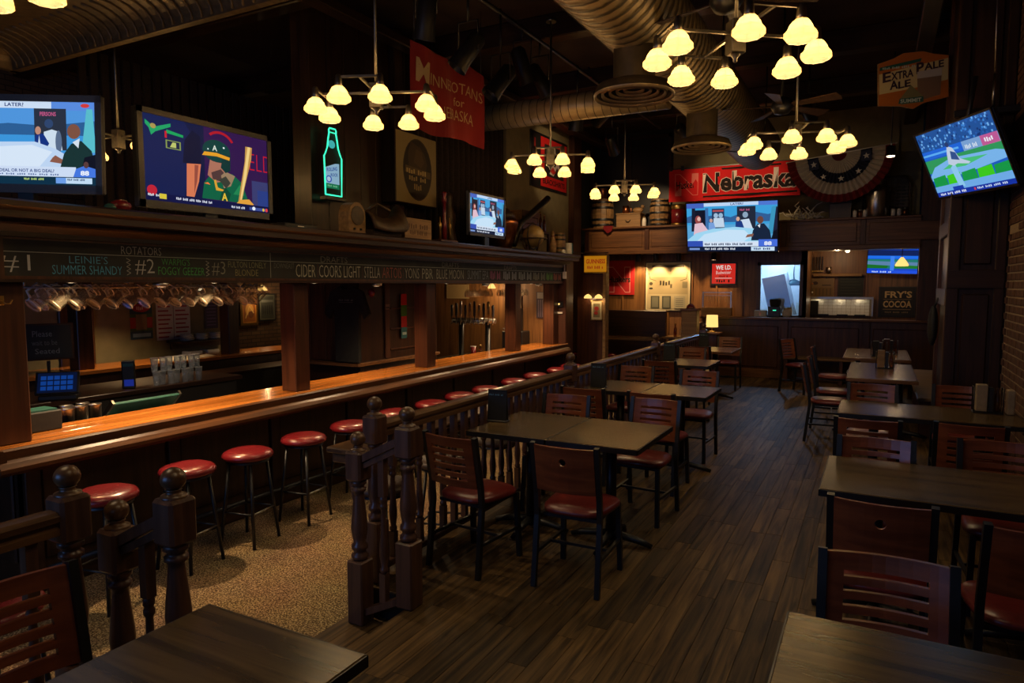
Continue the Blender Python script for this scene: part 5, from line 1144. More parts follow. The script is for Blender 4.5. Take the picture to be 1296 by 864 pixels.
# keg, cans, basket
r = thing('steel_keg', 'tall steel milk can on the far shelf under the bunting', 'can', (-.06, 13.88, FS)); MB().lathe([(.17, 0), (.19, .02), (.19, .42), (.17, .5), (.11, .56), (.1, .6), (.13, .63), (.12, .66), (.001, .67)], 20, cap=False).build('body', 'metal', r); MB().tube([(-.18, 0, .46), (-.22, 0, .53), (-.14, 0, .56)], .012, 6).build('handle', 'metal', r); MB().tube([(.18, 0, .46), (.22, 0, .53), (.14, 0, .56)], .012, 6).build('handle', 'metal', r)
r = thing('wicker_tray', 'wicker tray standing behind the steel milk can', 'tray', (.08, 14.2, FS)); MB().tube([(-.36, 0, .01), (-.37, 0, .6), (-.3, 0, .74), (.3, 0, .74), (.37, 0, .6), (.36, 0, .01)], .02, 8).build('rim', 'leather', r)
for k in range(12): MB().bar((-.35, .0, .04+k*.06), (.35, .0, .04+k*.06), .016).build('cane', 'leather', r)
for k in range(9): MB().bar((-.32+k*.08, .014, .02), (-.32+k*.08, .014, .73), .014).build('cane', 'leather', r)
for i, x in enumerate((-.40, -.32, -.24, .2, .29, .38)):
    r = thing('spice_tin', 'small pale tin beside the steel milk can', 'tin', (x, 13.8, FS), 0, 'tins by the milk can'); MB().lathe([(.034, 0), (.034, .13)], 12).build('tin', ('plate', 'copper', 'plate', 'plate', 'plate', 'copper')[i], r); MB().lathe([(.035, .13), (.036, .15), (.001, .151)], 12, cap=False).build('lid', 'metal', r)
r = thing('dark_trunk', 'dark wooden chest on the far shelf left of the tins', 'chest', (-.64, 13.95, FS)); MB().cbox(-.18, .18, -.14, .14, 0, .28, .006).build('chest', 'dark', r); MB().cbox(-.185, .185, -.145, .145, .28, .32, .006).build('lid', 'dark', r)
r = thing('brass_jug', 'small brass jug standing on the dark chest', 'jug', (-.62, 13.95, FS+.321)); MB().lathe([(.04, 0), (.07, .03), (.07, .1), (.035, .15), (.045, .18)], 14).build('body', 'brass', r); MB().tube([(.06, 0, .1), (.1, 0, .1), (.09, 0, .16), (.04, 0, .17)], .008, 6).build('handle', 'brass', r)
r = thing('antler_tangle', 'tangled heap of pale antlers on the far shelf right of the television', 'antlers', (-1.25, 13.9, FS)); random.seed(5)
for k in range(26):
    pts = [Vector((random.uniform(-.24, .2), random.uniform(-.1, .1), random.uniform(.02, .12)))]
    for j in range(4): pts.append(pts[-1]+Vector((random.uniform(-.09, .09), random.uniform(-.05, .05), random.uniform(-.02, .08))))
    MB().tube([(q.x, q.y, max(.015, q.z)) for q in pts], [.014, .013, .012, .01, .006], 6).build('antler', 'paper', r)

# far wall signs
def flat(name, label, cat, x, z, y, w, h, draw, mat='print', frame='black', t=.03, fb=.02, rz=0):
    r = thing(name, label, cat, (x, y, z), rz)
    if frame: MB().cbox(-w/2-fb, w/2+fb, .0, t, -h/2-fb, h/2+fb, .004).build('frame', frame, r)
    p = Pic(w, h, .0005); draw(p); p.build('print', mat, r, (0, -.002, 0)); return r
def dr(p): p.rect(0,0,1,1,(180,112,14)); p.rect(.02,.04,.98,.96,(190,122,18)); p.text('GUINNESS', .08, .52, .94, .8, (150,34,16), .03); p.scrib(.14,.2,.86,.38,(150,34,16),11)
g = flat('hanging_sign', 'yellow rectangular sign reading Guinness on the end pilaster', 'sign', -4.62, 2.14, 11.95, .44, .3, dr, 'lit', 'brass'); MB().bar((-.25, .015, .2), (.25, .015, .2), .02).build('hanging_bar', 'black', g); MB().bar((-.22, .015, .2), (-.22, -.8, .2), .02).build('bracket', 'black', g)
for s in (-1, 1): MB().bar((.2*s, .015, .16), (.2*s, .015, .2), .01).build('link', 'black', g)
def dr(p):
    p.rect(0,0,1,1,(166,16,26)); p.text('N', .12, .06, .86, .82, (196,120,120), .06); p.text('N', .15, .09, .83, .79, (150,12,24), .035); p.text('Huskers', .12, .36, .86, .54, (30,20,24), .03)
flat('red_pennant', 'red flag with a big outlined N on the far back wall', 'flag', -4.95, 1.91, 14.27, .68, .74, dr, 'cloth', None)
def dr(p):
    p.rect(0,0,1,1,(196,186,156)); p.rect(.03,.02,.97,.98,(170,158,128)); p.rect(.14,.9,.86,.95,(70,70,60)); p.poly([(.06,.62),(.08,.7),(.92,.7),(.95,.62),(.95,.34),(.06,.34)],(150,138,108)); p.line([(.06,.8),(.1,.66),(.24,.62)],.01,(50,46,36)); p.line([(.94,.8),(.92,.66),(.78,.62)],.01,(50,46,36)); p.scrib(.32,.52,.64,.62,(46,42,32),5); p.ell(.12,.56,.04,.035,(60,54,42)); p.ell(.12,.46,.045,.02,(30,28,24)); p.rect(.83,.47,.94,.6,(110,104,84)); p.rect(.56,.47,.6,.55,(70,64,50))
    for x in (.12,.38,.65): p.rect(x,.04,x+.2,.3,(60,62,54)); p.rect(x+.03,.06,x+.17,.28,(100,100,88))
    p.rect(.65,.04,.9,.3,(150,146,128)); 
    for k in range(5): p.rect(.69,.08+k*.04,.86,.09+k*.04,(80,84,84))
flat('framed_chart', 'large pale framed brewery chart under the far spotlights', 'poster', -3.89, 1.72, 14.27, .94, 1.0, dr, 'print', 'black')
def dr(p):
    p.rect(0,0,1,1,(226,48,38)); p.text('WE I.D.', .16, .7, .84, .92, (250,235,225), .03); p.text('Budweiser', .18, .47, .82, .64, (250,220,210), .0, .02); p.scrib(.3,.32,.7,.4,(110,16,14),6); p.rect(.14,.26,.86,.285,(250,225,215)); p.scrib(.2,.06,.8,.2,(40,14,12),6)
flat('lit_sign', 'glowing red sign reading We I.D. on the far wall', 'sign', -2.75, 1.98, 14.27, .46, .4, dr, 'lit', 'black', .06, .03)
# spotlights washing the chart
for i, (x, tx) in enumerate(((-4.45, -.1), (-4.08, .0), (-3.6, -.05))):
    r = thing('picture_spot', ('left', 'middle', 'right')[i]+' of three black spots above the framed brewery chart', 'spotlight', (x, 14.0, 2.33), 0, 'spots over the framed chart')
    q = Vector((tx, .35, -1)).normalized().to_track_quat('-Z', 'Y').to_matrix()
    b = MB().lathe([(.03, .09), (.05, .07), (.055, -.08)], 12, cap=False); b.v = [tuple(q @ Vector(v)) for v in b.v]; b.build('housing', 'black', r); MB().tube([(0, 0, .05), (0, 0, .075)], .012, 6).build('stem', 'black', r)
    light('SPOT', 'spot_beam', (0, .0, -.0), 90, (1, .62, .26), r, .02, 95, .8, None).rotation_euler = (math.radians(24), 0, 0)
r = thing('picture_spot', 'black spot above the glowing red sign', 'spotlight', (-2.9, 14.0, 2.33), 0); b = MB().lathe([(.03, .09), (.05, .07), (.055, -.08)], 12, cap=False); b.build('housing', 'black', r); MB().tube([(0, 0, .05), (0, 0, .075)], .012, 6).build('stem', 'black', r); light('SPOT', 'spot_beam', (0, 0, 0), 100, (1, .6, .25), r, .02, 100, .8).rotation_euler = (math.radians(30), 0, 0)
# lit window with a bluish room beyond
w = empty('window_4'); struct(w); w.location = (-1.68, 14.3, 1.65)
q = MB(); q.box(-.42, -.36, -.03, .06, -.55, .55); q.box(.36, .42, -.03, .06, -.55, .55); q.box(-.42, .42, -.03, .06, .49, .55); q.box(-.42, .42, -.03, .06, -.55, -.49); q.build('window_frame', 'redwood', w); MB().box(-.37, .37, .02, .025, -.5, .5).build('pane', 'pane', w)
q = MB(); q.box(-2.06, -2.04, 14.3, 14.5, 0, 2.4); wb2 = MB(); wb2.box(-2.06, -1.25, 14.3, 14.4, 0, 1.1); wb2.box(-2.06, -1.25, 14.3, 14.4, 2.2, 2.4); wb2.box(-1.27, -1.2, 14.3, 14.4, 0, 2.4); wb2.build('window_wall', 'panelwall', wb)
MB().box(-2.5, -1.3, 15.40, 15.45, .0, 2.45).build('back_room_wall', 'white', kb); MB().box(-2.5, -2.45, 14.5, 15.4, 0, 2.45).build('back_room_side', 'white', kb)
light('POINT', 'back_room_light', (-1.9, 14.8, 2.25), 60, (.45, .7, 1.0), None, .05)
r = thing('menu_easel', 'white-edged wooden board leaning behind the window glass', 'board', (-1.75, 14.9, 1.45)); 
o = MB().cbox(-.25, .22, -.012, .012, -.28, .5, .006).build('board', 'redwoodx', r); o.rotation_euler = (0, -.22, 0)
o = MB().cbox(.2, .26, -.02, .02, -.35, .52, .006).build('edge', 'plate', r); o.rotation_euler = (0, -.22, 0)
MB().box(-.4, .35, -.1, .1, -.42, -.36).build('foot_shelf', 'redwoodx', r); MB().box(-.3, .25, -.05, .05, -1.45, -.42).build('stand', 'redwoodx', r)
r = thing('teal_lamp', 'teal pendant lamp seen through the far window', 'lamp', (-1.5, 15.0, 1.78)); MB().lathe([(.03, .09), (.1, .06), (.15, 0), (.13, -.04)], 16, cap=False).build('shade', 'green', r); MB().tube([(0, 0, .09), (0, 0, .6)], .012, 6).build('stem', 'metal', r); MB().lathe([(.12, -.035), (.001, -.036)], 12, cap=False).build('diffuser', emit('teal_glow', L(60, 220, 220), 1.0), r)
r = thing('coffee_grinder', 'dark machine with a green light on the counter below the window', 'machine', (-1.72, 14.05, 1.14)); MB().cbox(-.12, .1, -.1, .1, 0, .2, .01).build('body', 'black', r); MB().lathe([(.09, .2), (.11, .3), (.1, .34), (.001, .35)], 12, cap=False).build('hopper', 'blackmatte', r); MB().box(-.03, .03, -.104, -.1, .12, .135).build('indicator', 'neon', r)
r = thing('paper_carton', 'pale carton on the counter left of the dark machine', 'box', (-1.98, 14.02, 1.14)); MB().cbox(-.11, .11, -.08, .08, 0, .12, .004).build('carton', 'paper', r); MB().cbox(-.02, .02, -.082, -.078, .03, .09, .001).build('label', 'copper', r)
r = thing('jar', 'round pale jar on the counter right of the dark machine', 'jar', (-1.5, 14.02, 1.14)); MB().lathe([(.07, 0), (.09, .04), (.09, .12), (.07, .15)], 14).build('jar_body', 'paper', r); MB().lathe([(.07, .15), (.075, .17), (.001, .175)], 14, cap=False).build('lid', 'brass', r)
# host stand, rack and lamp
r = thing('wire_rack', 'tall wire rack with hanging tools on the counter below the red sign', 'rack', (-2.83, 14.1, 1.0)); 
for x in (-.28, .27): MB().cbox(x-.015, x+.015, -.015, .015, 0, .62, .003).build('upright', 'metal', r)
MB().bar((-.28, 0, .6), (.27, 0, .6), .02).build('top_bar', 'metal', r); MB().bar((-.28, 0, .54), (.27, 0, .54), .012).build('hook_bar', 'metal', r)
for k in range(9): MB().bar((-.22+k*.055, 0, .54), (-.22+k*.055, 0, .54-.1-.03*(k % 3)), .012).build('ladle', 'brass', r)
MB().box(-.3, .29, -.06, .06, .02, .3).build('lower_panel', 'crate', r)
r = thing('rack_counter', 'narrow wooden counter carrying the wire rack', 'counter', (-2.83, 14.1, ZB)); MB().cbox(-.4, .4, -.12, .16, 1.29, 1.333, .006).build('top', 'redwoodx', r); MB().box(-.36, .36, -.08, .14, 0, 1.29).build('body', 'redwood', r)
r = thing('host_stand', 'upright wooden host stand with a red object on top', 'stand', (-3.0, 12.6, ZB)); MB().cbox(-.14, .14, -.12, .12, 0, 1.62, .01).build('pillar', 'crate', r); MB().cbox(-.16, .16, -.14, .14, 1.62, 1.66, .006).build('top', 'redwoodx', r)
r = thing('red_bell', 'small red desk ornament on the host stand', 'ornament', (-3.0, 12.6, ZB+1.661)); MB().lathe([(.08, 0), (.07, .05), (.03, .08), (.001, .085)], 12, cap=False).build('dome', 'vinylred', r); MB().lathe([(.09, 0), (.09, .008), (.001, .009)], 12).build('plate', 'black', r)
r = thing('desk_lamp', 'small glowing yellow lamp beside the host stand', 'lamp', (-2.66, 12.85, 0)); MB().lathe([(.11, .98), (.1, 1.2)], 18, cap=False).build('shade', 'lampglow', r); MB().tube([(0, 0, .9), (0, 0, 1.1)], .01, 6).build('stem', 'brass', r); MB().lathe([(.07, .885), (.06, .905), (.001, .91)], 14).build('base', 'brass', r); light('POINT', 'lamp_bulb', (0, 0, 1.1), 3, WARM, r, .03)
r = thing('host_table', 'dark pedestal under the glowing yellow lamp', 'table', (-2.66, 12.85, 0)); MB().cbox(-.17, .17, -.17, .17, .85, .884, .006).build('top', 'redwoodx', r); MB().cbox(-.12, .12, -.12, .12, 0, .85, .01).build('pedestal', 'redwood', r)
# tall back tables and framed print beyond the bar end
for i, (x0, x1, y, lb) in enumerate(((-5.3, -3.75, 13.2, 'long lit high table beyond the bar end'), (-3.8, -3.3, 13.9, 'small high table below the framed brewery chart'))):
    r = thing('high_table', lb, 'table', ((x0+x1)/2, y, ZB)); w2 = (x1-x0)/2
    MB().cbox(-w2, w2, -.3, .3, 1.0, 1.04, .006).build('top', 'tabletan', r); MB().box(-w2+.1, -w2+.18, -.2, .2, 0, 1.0).build('leg_panel', 'redwood', r); MB().box(w2-.18, w2-.1, -.2, .2, 0, 1.0).build('leg_panel', 'redwood', r)
glassbottle('dark bottle on the small high table below the chart', -3.6, 13.85, ZB+1.041, .26, .035, 'amber', 'bottles on the high table'); glassbottle('pale bottle on the small high table below the chart', -3.48, 13.85, ZB+1.041, .24, .032, 'glass', 'bottles on the high table')
bth = thing('booth_back', 'tall dark booth back beyond the bar end', 'booth', (-4.6, 14.1, ZB)); MB().cbox(-.75, .75, -.05, .05, 0, 1.55, .01).build('back_panel', 'darkx', bth); MB().cbox(-.75, .75, -.5, -.06, .3, .45, .02).build('seat', 'leather', bth)
wp = empty('wall_end_panel'); struct(wp); MB().box(-5.0, -4.46, 12.02, 12.12, ZB, 2.3).build('panel', 'redwood', wp); MB().cbox(-4.48, -4.42, 11.98, 12.16, ZB, 2.3, .008).build('edge_trim', 'crate', wp)
def dr(p): p.rect(0,0,1,1,(190,176,140)); p.rect(.16,.12,.84,.88,(120,110,80)); p.ell(.5,.6,.22,.12,(150,40,30)); p.ell(.45,.35,.2,.1,(150,40,30))
flat('framed_print', 'small cream framed print under the twin lamps past the bar end', 'picture', -4.6, 1.28, 11.99, .2, .34, dr, 'print', 'brass')
for i, x in enumerate((-4.74, -4.53)):
    r = thing('wall_lamp', ('left', 'right')[i]+' of two small glowing lamps past the bar end', 'lamp', (x, 11.9, 1.55), 0, 'twin wall lamps'); MB().lathe([(.02, .03), (.06, 0), (.075, -.03), (.07, -.045)], 14, cap=False).build('shade', 'lampglow', r); MB().tube([(0, 0, .03), (0, .05, .06), (0, .12, .06)], .008, 6).build('arm', 'brass', r); light('POINT', 'lamp_bulb', (0, -.02, -.05), 1.5, WARM, r, .02)
r = thing('light_switch', 'white switch box with conduit on the end pilaster', 'switch', (-4.74, 10.80, 1.92)); MB().cbox(-.035, .035, 0, .02, -.06, .06, .004).build('plate', 'plate', r); MB().tube([(0, .01, .06), (0, .01, .33)], .012, 6).build('conduit', 'plate', r)
r = thing('thermostat', 'small thermostat with tiny lit digits on the end pilaster', 'thermostat', (-4.82, 10.80, 1.42)); MB().cbox(-.06, .06, 0, .02, -.05, .05, .004).build('case', 'black', r); MB().box(-.03, .0, -.003, 0, -.01, .02).build('digit', 'lampglow', r); MB().box(-.05, .05, -.001, 0, -.16, -.13).build('card', 'plate', r)

# kitchen behind the half wall
KY = 15.46
r = thing('kitchen_pass', 'lit steel kitchen pass with white tiled back', 'kitchen hatch', (-.70, KY-.02, 1.13)); W2 = .62
MB().box(-W2, W2, .0, .02, 0, .34).build('backing', 'mortar', r)
for i in range(14):
    for j in range(5): MB().cbox(-W2+.03+i*.084, -W2+.11+i*.084, -.006, .004, .01+j*.064, .07+j*.064, .002).build('tile', 'white', r)
q = MB(); q.box(-W2-.03, -W2, -.12, .02, 0, .36); q.box(W2, W2+.03, -.12, .02, 0, .36); q.box(-W2-.03, W2+.03, -.12, .02, .34, .38); q.build('steel_frame', 'metal', r); MB().box(-.55, -.35, -.09, -.01, .0, .3).build('side_pot', 'blackmatte', r)
for x in (-.25, .1, .42): MB().cbox(x-.1, x+.1, -.1, -.02, .0, .03, .004).build('pan', 'black', r)
for x in (-.35, .05, .4): light('POINT', 'pass_lamp', (x, -.09, .31), .35, (1, .8, .5), r, .015)
def dr(p): p.rect(0,0,1,1,(18,22,18)); [p.rect(.1,.15+k*.14,.9-.1*(k % 3),.18+k*.14,(44,50,44)) for k in range(6)]
flat('kitchen_board', 'dark menu board on the kitchen wall above the pass', 'board', -.47, 1.72, KY, .46, .42, dr, 'print', 'redwood')
r = thing('plank_shelf', 'pale driftwood plank fixed high on the kitchen wall', 'plank', (-.72, KY-.02, 1.95)); MB().cbox(-.45, .45, -.05, .04, -.03, .03, .012).build('plank', 'crate', r); MB().bar((-.2, 0, -.06), (-.2, .0, 0), .02).build('peg', 'black', r)
r = thing('small_can', 'small can standing on the driftwood plank', 'can', (-.88, KY-.03, 1.981)); MB().lathe([(.05, 0), (.05, .13), (.04, .14)], 12).build('can', 'metal', r); MB().lathe([(.04, .14), (.001, .141)], 10, cap=False).build('lid', 'metal', r)
def dr(p):
    p.rect(0,0,1,1,(120,96,66)); p.rect(.02,.0,.98,.5,(110,84,44)); p.ell(.2,.75,.12,.1,(60,40,36)); p.rect(.5,.6,.9,.66,(60,44,34)); [p.rect(.06+k*.16,.06,.1+k*.16,.44,(80,60,34)) for k in range(6)]
flat('crate_label', 'faded wooden picture board above the kitchen pass', 'picture', -1.0, 1.70, KY, .42, .36, dr, 'print', 'crate')
r = thing('wall_forks', 'row of dark iron forks hung high on the kitchen wall', 'forks', (-1.12, KY, 2.05))
MB().box(-.14, .14, -.01, .01, -.03, 0).build('bar', 'brass', r)
for k in range(6): MB().bar((-.12+k*.048, -.01, 0), (-.12+k*.048, -.01, .28), .014).build('tine', 'black', r)
for i, (z, mt) in enumerate(((1.78, 'copper'), (1.6, 'plate'), (1.48, 'brass'))):
    r = thing('wall_plate', ('copper', 'pale', 'brass')[i]+' round ornament in the column left of the kitchen board', 'ornament', (-1.18, KY, z), 0); b = MB().lathe([(.001, .0), (.05, .005), (.07, .02), (.07, .028)], 14, cap=False); b.v = [(x, -zz+.03, y) for x, y, zz in b.v]; b.build('disc', mt, r); MB().sphere((0, .0, 0), .02, 8, 6).build('boss', mt, r)
def dr(p):
    p.rect(0,0,1,1,(18,20,30)); p.rect(.06,.04,.94,.95,(34,32,34)); p.rect(.08,.06,.92,.93,(18,20,30)); p.text("FRY'S", .14, .64, .92, .88, (196,168,120), .03); p.rect(.1,.58,.9,.6,(120,104,78)); p.text('COCOA', .1, .3, .92, .54, (196,168,120), .03); p.rect(.1,.22,.9,.25,(120,104,78)); p.scrib(.16,.11,.84,.16,(120,104,78),14)
flat('enamel_sign', "dark sign reading Fry's Cocoa on the kitchen wall", 'sign', .36, 1.42, KY, .6, .56, dr, 'print', 'black')
r = thing('pendant_lamp', 'small glowing pendant before the kitchen television', 'lamp', (.38, 14.2, 2.13)); MB().lathe([(.02, .12), (.05, .08), (.09, .02), (.11, -.02), (.1, -.04)], 16, cap=False).build('shade', 'lampglow', r); MB().tube([(0, 0, .12), (0, 0, .27)], .006, 6).build('cord', 'black', r); light('POINT', 'lamp_bulb', (0, 0, -.08), 4, WARM, r, .03)
r = thing('kitchen_spot', 'tiny bright spot in the kitchen ceiling', 'light', (-.5, 14.0, 2.38)); MB().sphere((0, 0, 0), .04, 10, 6).build('lens', 'bulb', r); MB().lathe([(.05, 0), (.05, .018), (.001, .019)], 12).build('ring', 'metal', r); light('POINT', 'kitchen_bulb', (-.2, .7, -.06), 9, (1, .66, .34), r, .04)

# ================================================================== INSIDE THE BAR
# hanging glass mugs on a rail under the canopy
hr = thing('mug_rail', 'metal hanging rail for mugs under the canopy', 'rail', (-5.25, 2.6, 1.74)); MB().tube([(0, 0, 0), (0, 2.12, 0)], .01, 6).build('rod', 'metal', hr)
for y in (.1, 1.05, 2.05): MB().tube([(0, y, 0), (0, y, .06)], .006, 6).build('hook', 'metal', hr)
def mug():
    r = thing('beer_mug', 'clear glass beer mug hanging tilted from the rail under the canopy', 'mug', (0,0,0), 0, 'mugs hanging under the canopy')
    R = Matrix.Rotation(math.radians(-48), 3, 'X')
    b = MB().lathe([(.001, -.085), (.052, -.085), (.056, -.07), (.054, -.045), (.053, .08), (.057, .09)], 10, cap=False, smooth=False); b.v = [tuple(R @ Vector(v)) for v in b.v]; b.build('glass_body', 'mugglass', r)
    b = MB().lathe([(.001, -.06), (.05, -.058)], 10, cap=False); b.v = [tuple(R @ Vector(v)) for v in b.v]; b.build('glass_bottom', 'frost', r)
    for nm, rr, zz in (('rim', .0565, .088), ('base_ring', .0555, -.072)):
        b = MB().tube([(rr*math.cos(a*PI/5), rr*math.sin(a*PI/5), zz) for a in range(11)], .0045, 5, cap=False); b.v = [tuple(R @ Vector(v)) for v in b.v]; b.build(nm, 'frost', r)
    b = MB().tube([(0, -.05, .06), (0, -.095, .05), (0, -.1, -.03), (0, -.052, -.045)], .009, 6); b.v = [tuple(R @ Vector(v)) for v in b.v]; b.build('handle', 'frost', r)
    return r
mg = mug(); mg.location = (-5.25, 2.72, 1.66)
for i in range(1, 15): dup(mg, (-5.25+random.uniform(-.01, .01), 2.72+i*.138, 1.66), random.uniform(-.2, .2))
for i in range(8): dup(mg, (-5.42, 2.86+i*.27, 1.66), random.uniform(-.3, .3))
r = thing('mug_rail', 'second metal mug rail, farther under the canopy', 'rail', (-5.42, 2.6, 1.74)); MB().tube([(0, 0, 0), (0, 2.12, 0)], .01, 6).build('rod', 'metal', r)
for y in (.1, 1.05, 2.05): MB().tube([(0, y, 0), (0, y, .06)], .006, 6).build('hook', 'metal', r)
def stem():
    r = thing('stem_glass', 'clear stem glass hanging upside down near the bar end', 'glass', (0,0,0), 0, 'stem glasses hanging near the bar end')
    MB().lathe([(.035, .0), (.034, -.004), (.005, -.01), (.004, -.08), (.03, -.11), (.042, -.15), (.036, -.2), (.033, -.2), (.038, -.15), (.001, -.1)], 12, cap=False).build('bowl', 'mugglass', r); MB().lathe([(.036, 0), (.001, .003)], 12, cap=False).build('foot', 'glass', r); return r
sg_ = stem(); sg_.location = (-5.3, 8.55, 1.775)
for i in range(1, 9): dup(sg_, (-5.3-.02*(i % 2), 8.55+i*.085, 1.775))
for i in range(12): dup(sg_, (-5.3-.1*(i % 2), 9.6+i*.085, 1.775))
# steel shakers on the bar
for i, (y, x) in enumerate(((2.95, -5.42), (3.06, -5.45), (3.17, -5.44), (3.02, -5.56), (3.15, -5.57))):
    r = thing('steel_shaker', 'shiny steel shaker tin in the cluster at the near end of the bar', 'shaker', (x, y, BT-.227), 0, 'shaker tins at the bar'); MB().lathe([(.038, 0), (.046, .3), (.048, .305), (.044, .3), (.036, .02)], 16).build('cup', 'metal', r); MB().lathe([(.047, .298), (.049, .305), (.047, .312)], 16, cap=False).build('rim', 'metal', r)
r = thing('napkin_tray', 'dark tray of straws by the near bar post', 'tray', (-5.2, 2.62, BT)); MB().cbox(-.1, .1, -.12, .12, 0, .14, .008).build('tray', 'blackmatte', r); MB().box(-.08, .08, -.1, .1, .14, .15).build('insert', 'green', r)
r = thing('bar_mat_rack', 'green slanted drainboard behind the bar top', 'drainboard', (-5.66, 3.72, .506)); o = MB().cbox(-.16, .16, -.3, .3, .06, .085, .004).build('board', 'green', r, (0, 0, .1)); o.rotation_euler = (0, -.75, 0); o = MB().box(-.17, .17, -.32, -.3, .06, .1).build('rim', 'metal', r, (0, 0, .1)); o.rotation_euler = (0, -.75, 0); o = MB().box(-.17, .17, .3, .32, .06, .1).build('rim', 'metal', r, (0, 0, .1)); o.rotation_euler = (0, -.75, 0); MB().box(-.1, .1, -.28, .28, .0, .1).build('foot', 'black', r)
# inner work island: till, glasses
isl = thing('work_island', 'dark wooden work counter in the middle of the bar', 'counter', (-7.2, 3.2, ZB)); MB().cbox(-.5, .35, 0, 2.6, .94, .99, .006).build('top', 'dark', isl); MB().box(-.45, .3, .05, 2.55, 0, .94).build('cabinet', 'blackmatte', isl)
IZ = ZB+.991
r = thing('till_screen', 'till with a blue touch screen behind the near bar post', 'till', (-6.95, 3.72, IZ), .9); MB().cbox(-.16, .16, -.1, .12, 0, .05, .01).build('base', 'black', r)
def dr(p):
    p.rect(0,0,1,1,(6,16,44)); [p.rect(.08+.17*(k % 5), .12+.26*(k//5), .22+.17*(k % 5), .32+.26*(k//5), (14,56,130)) for k in range(15)]
p = Pic(.32, .2); dr(p); o = p.build('screen', 'screen', r, (0, -.075, .17)); o.rotation_euler = (-.5, 0, 0); o = MB().cbox(-.18, .18, .002, .03, -.115, .115, .006).build('screen_body', 'black', r, (0, -.075, .17)); o.rotation_euler = (-.5, 0, 0)
for i in range(14):
    r = thing('pint_glass', 'clear pint glass in the stacked cluster on the work counter', 'glass', (-6.93-.03*(i % 2), 4.72+.088*(i % 7), IZ+.152*(i//7)), 0, 'stacked pint glasses'); MB().lathe([(.03, 0), (.04, .15), (.037, .15), (.028, .01)], 12).build('glass_wall', 'glass', r); MB().lathe([(.0405, .148), (.042, .151), (.0405, .154)], 12, cap=False).build('rim', 'frost', r); MB().lathe([(.029, .008), (.001, .009)], 10, cap=False).build('glass_base', 'glass', r)
r = thing('card_reader', 'small card reader with green strip and blue light on the work counter', 'card reader', (-7.0, 4.45, IZ), .9); MB().cbox(-.06, .06, -.04, .04, 0, .3, .008).build('case', 'black', r); MB().box(-.05, .05, -.044, -.04, .24, .27).build('label', 'green', r); MB().box(-.04, .05, -.044, -.04, .03, .1).build('light', emit('blue_led', L(20, 50, 170), .5), r)
def dr(p): p.rect(0,0,1,1,(16,18,18)); p.text('Please', .2, .66, .6, .84, (110,112,110)); p.text('wait to be', .18, .4, .7, .56, (90,92,90)); p.text('Seated', .24, .14, .74, .3, (110,112,110))
r = flat('chalk_sign', 'small black chalk sign reading Please wait to be Seated', 'sign', -7.55, 1.17, 3.95, .42, .34, dr, 'print', 'darkx', .03, .02, 1.15); MB().bar((0, .02, -.2), (0, .02, -.52), .03).build('post', 'black', r)
d = thing('downlight', 'small downlight added in the bar soffit to brighten the stacked pint glasses', 'light', (-6.75, 4.7, 2.108)); MB().lathe([(.045, -.018), (.055, -.012), (.055, .01), (.03, .012)], 16).build('trim_ring', 'metal', d); light('SPOT', 'downlight_beam', (0, 0, -.03), 45, (1, .68, .38), d, .02, 120, .6)  # added lamp, brightens the pint glasses, chalk sign and till
# partition wall with notices beyond the far counter
pw_ = empty('wall_notice'); struct(pw_); MB().box(-9.45, -9.3, 4.4, 7.55, ZB, 2.1).build('plaster', 'olive', pw_); MB().cbox(-9.48, -9.26, 7.55, 7.75, ZB, 2.1, .01).build('post', 'redwood', pw_); MB().cbox(-9.48, -9.26, 5.0, 5.45, ZB, 2.1, .01).build('post', 'redwood', pw_)
def dr(p): p.rect(0,0,1,1,(30,60,80)); p.rect(0,.22,1,.7,(60,90,50)); p.rect(.0,.3,.25,.6,(150,40,36)); p.rect(.75,.3,1,.6,(150,40,36)); p.rect(.26,.26,.74,.68,(130,110,80)); p.ell(.5,.86,.4,.12,(160,30,40)); p.scrib(.3,.8,.7,.9,(220,190,190),5); p.rect(.1,.06,.9,.16,(120,150,170))
flat('notice_poster', 'red and green poster on the partition behind the far counter', 'poster', -9.29, 1.24, 6.13, .34, .52, dr, 'print', None, rz=PI/2)
def dr(p):
    p.rect(0,0,1,1,(196,190,200)); p.rect(.49,.02,.51,.98,(120,110,120))
    for a in (.05, .55):
        for k in range(8): p.rect(a, .06+k*.115, a+.3+.1*((k*7) % 3)/2, .1+k*.115, (150,40,60))
flat('notice_sheets', 'pair of white sheets with red writing pinned behind the far counter', 'notice', -9.29, 1.22, 6.64, .56, .56, dr, 'print', None, rz=PI/2)
def dr(p): p.rect(0,0,1,1,(38,26,76)); [p.rect(.15,.1+k*.11,.85,.14+k*.11,(84,72,130)) for k in range(8)]
flat('purple_list', 'narrow purple list poster right of the white sheets', 'poster', -9.29, 1.3, 7.3, .24, .46, dr, 'print', None, rz=PI/2)
r = thing('plate_shelf', 'small dark shelf holding plates behind the far counter', 'shelf', (-9.1, 7.0, .9)); MB().cbox(-.18, .18, -.5, .5, 0, .025, .004).build('board', 'dark', r); MB().box(-.17, -.13, -.45, .45, -.1, 0).build('bracket', 'dark', r); MB().cbox(-.18, .18, -.5, .5, -.26, -.235, .004).build('board', 'dark', r)
for i in range(3):
    r = thing('plate_stack', ('left', 'middle', 'right')[i]+' stack of white plates on the small shelf', 'plates', (-9.08, 6.7+i*.24, .926), 0, 'plate stacks')
    for k in range(5): MB().lathe([(.05, .0+k*.02), (.1, .012+k*.02), (.1, .016+k*.02), (.001, .006+k*.02)], 16, cap=False).build('plate', 'plate', r)
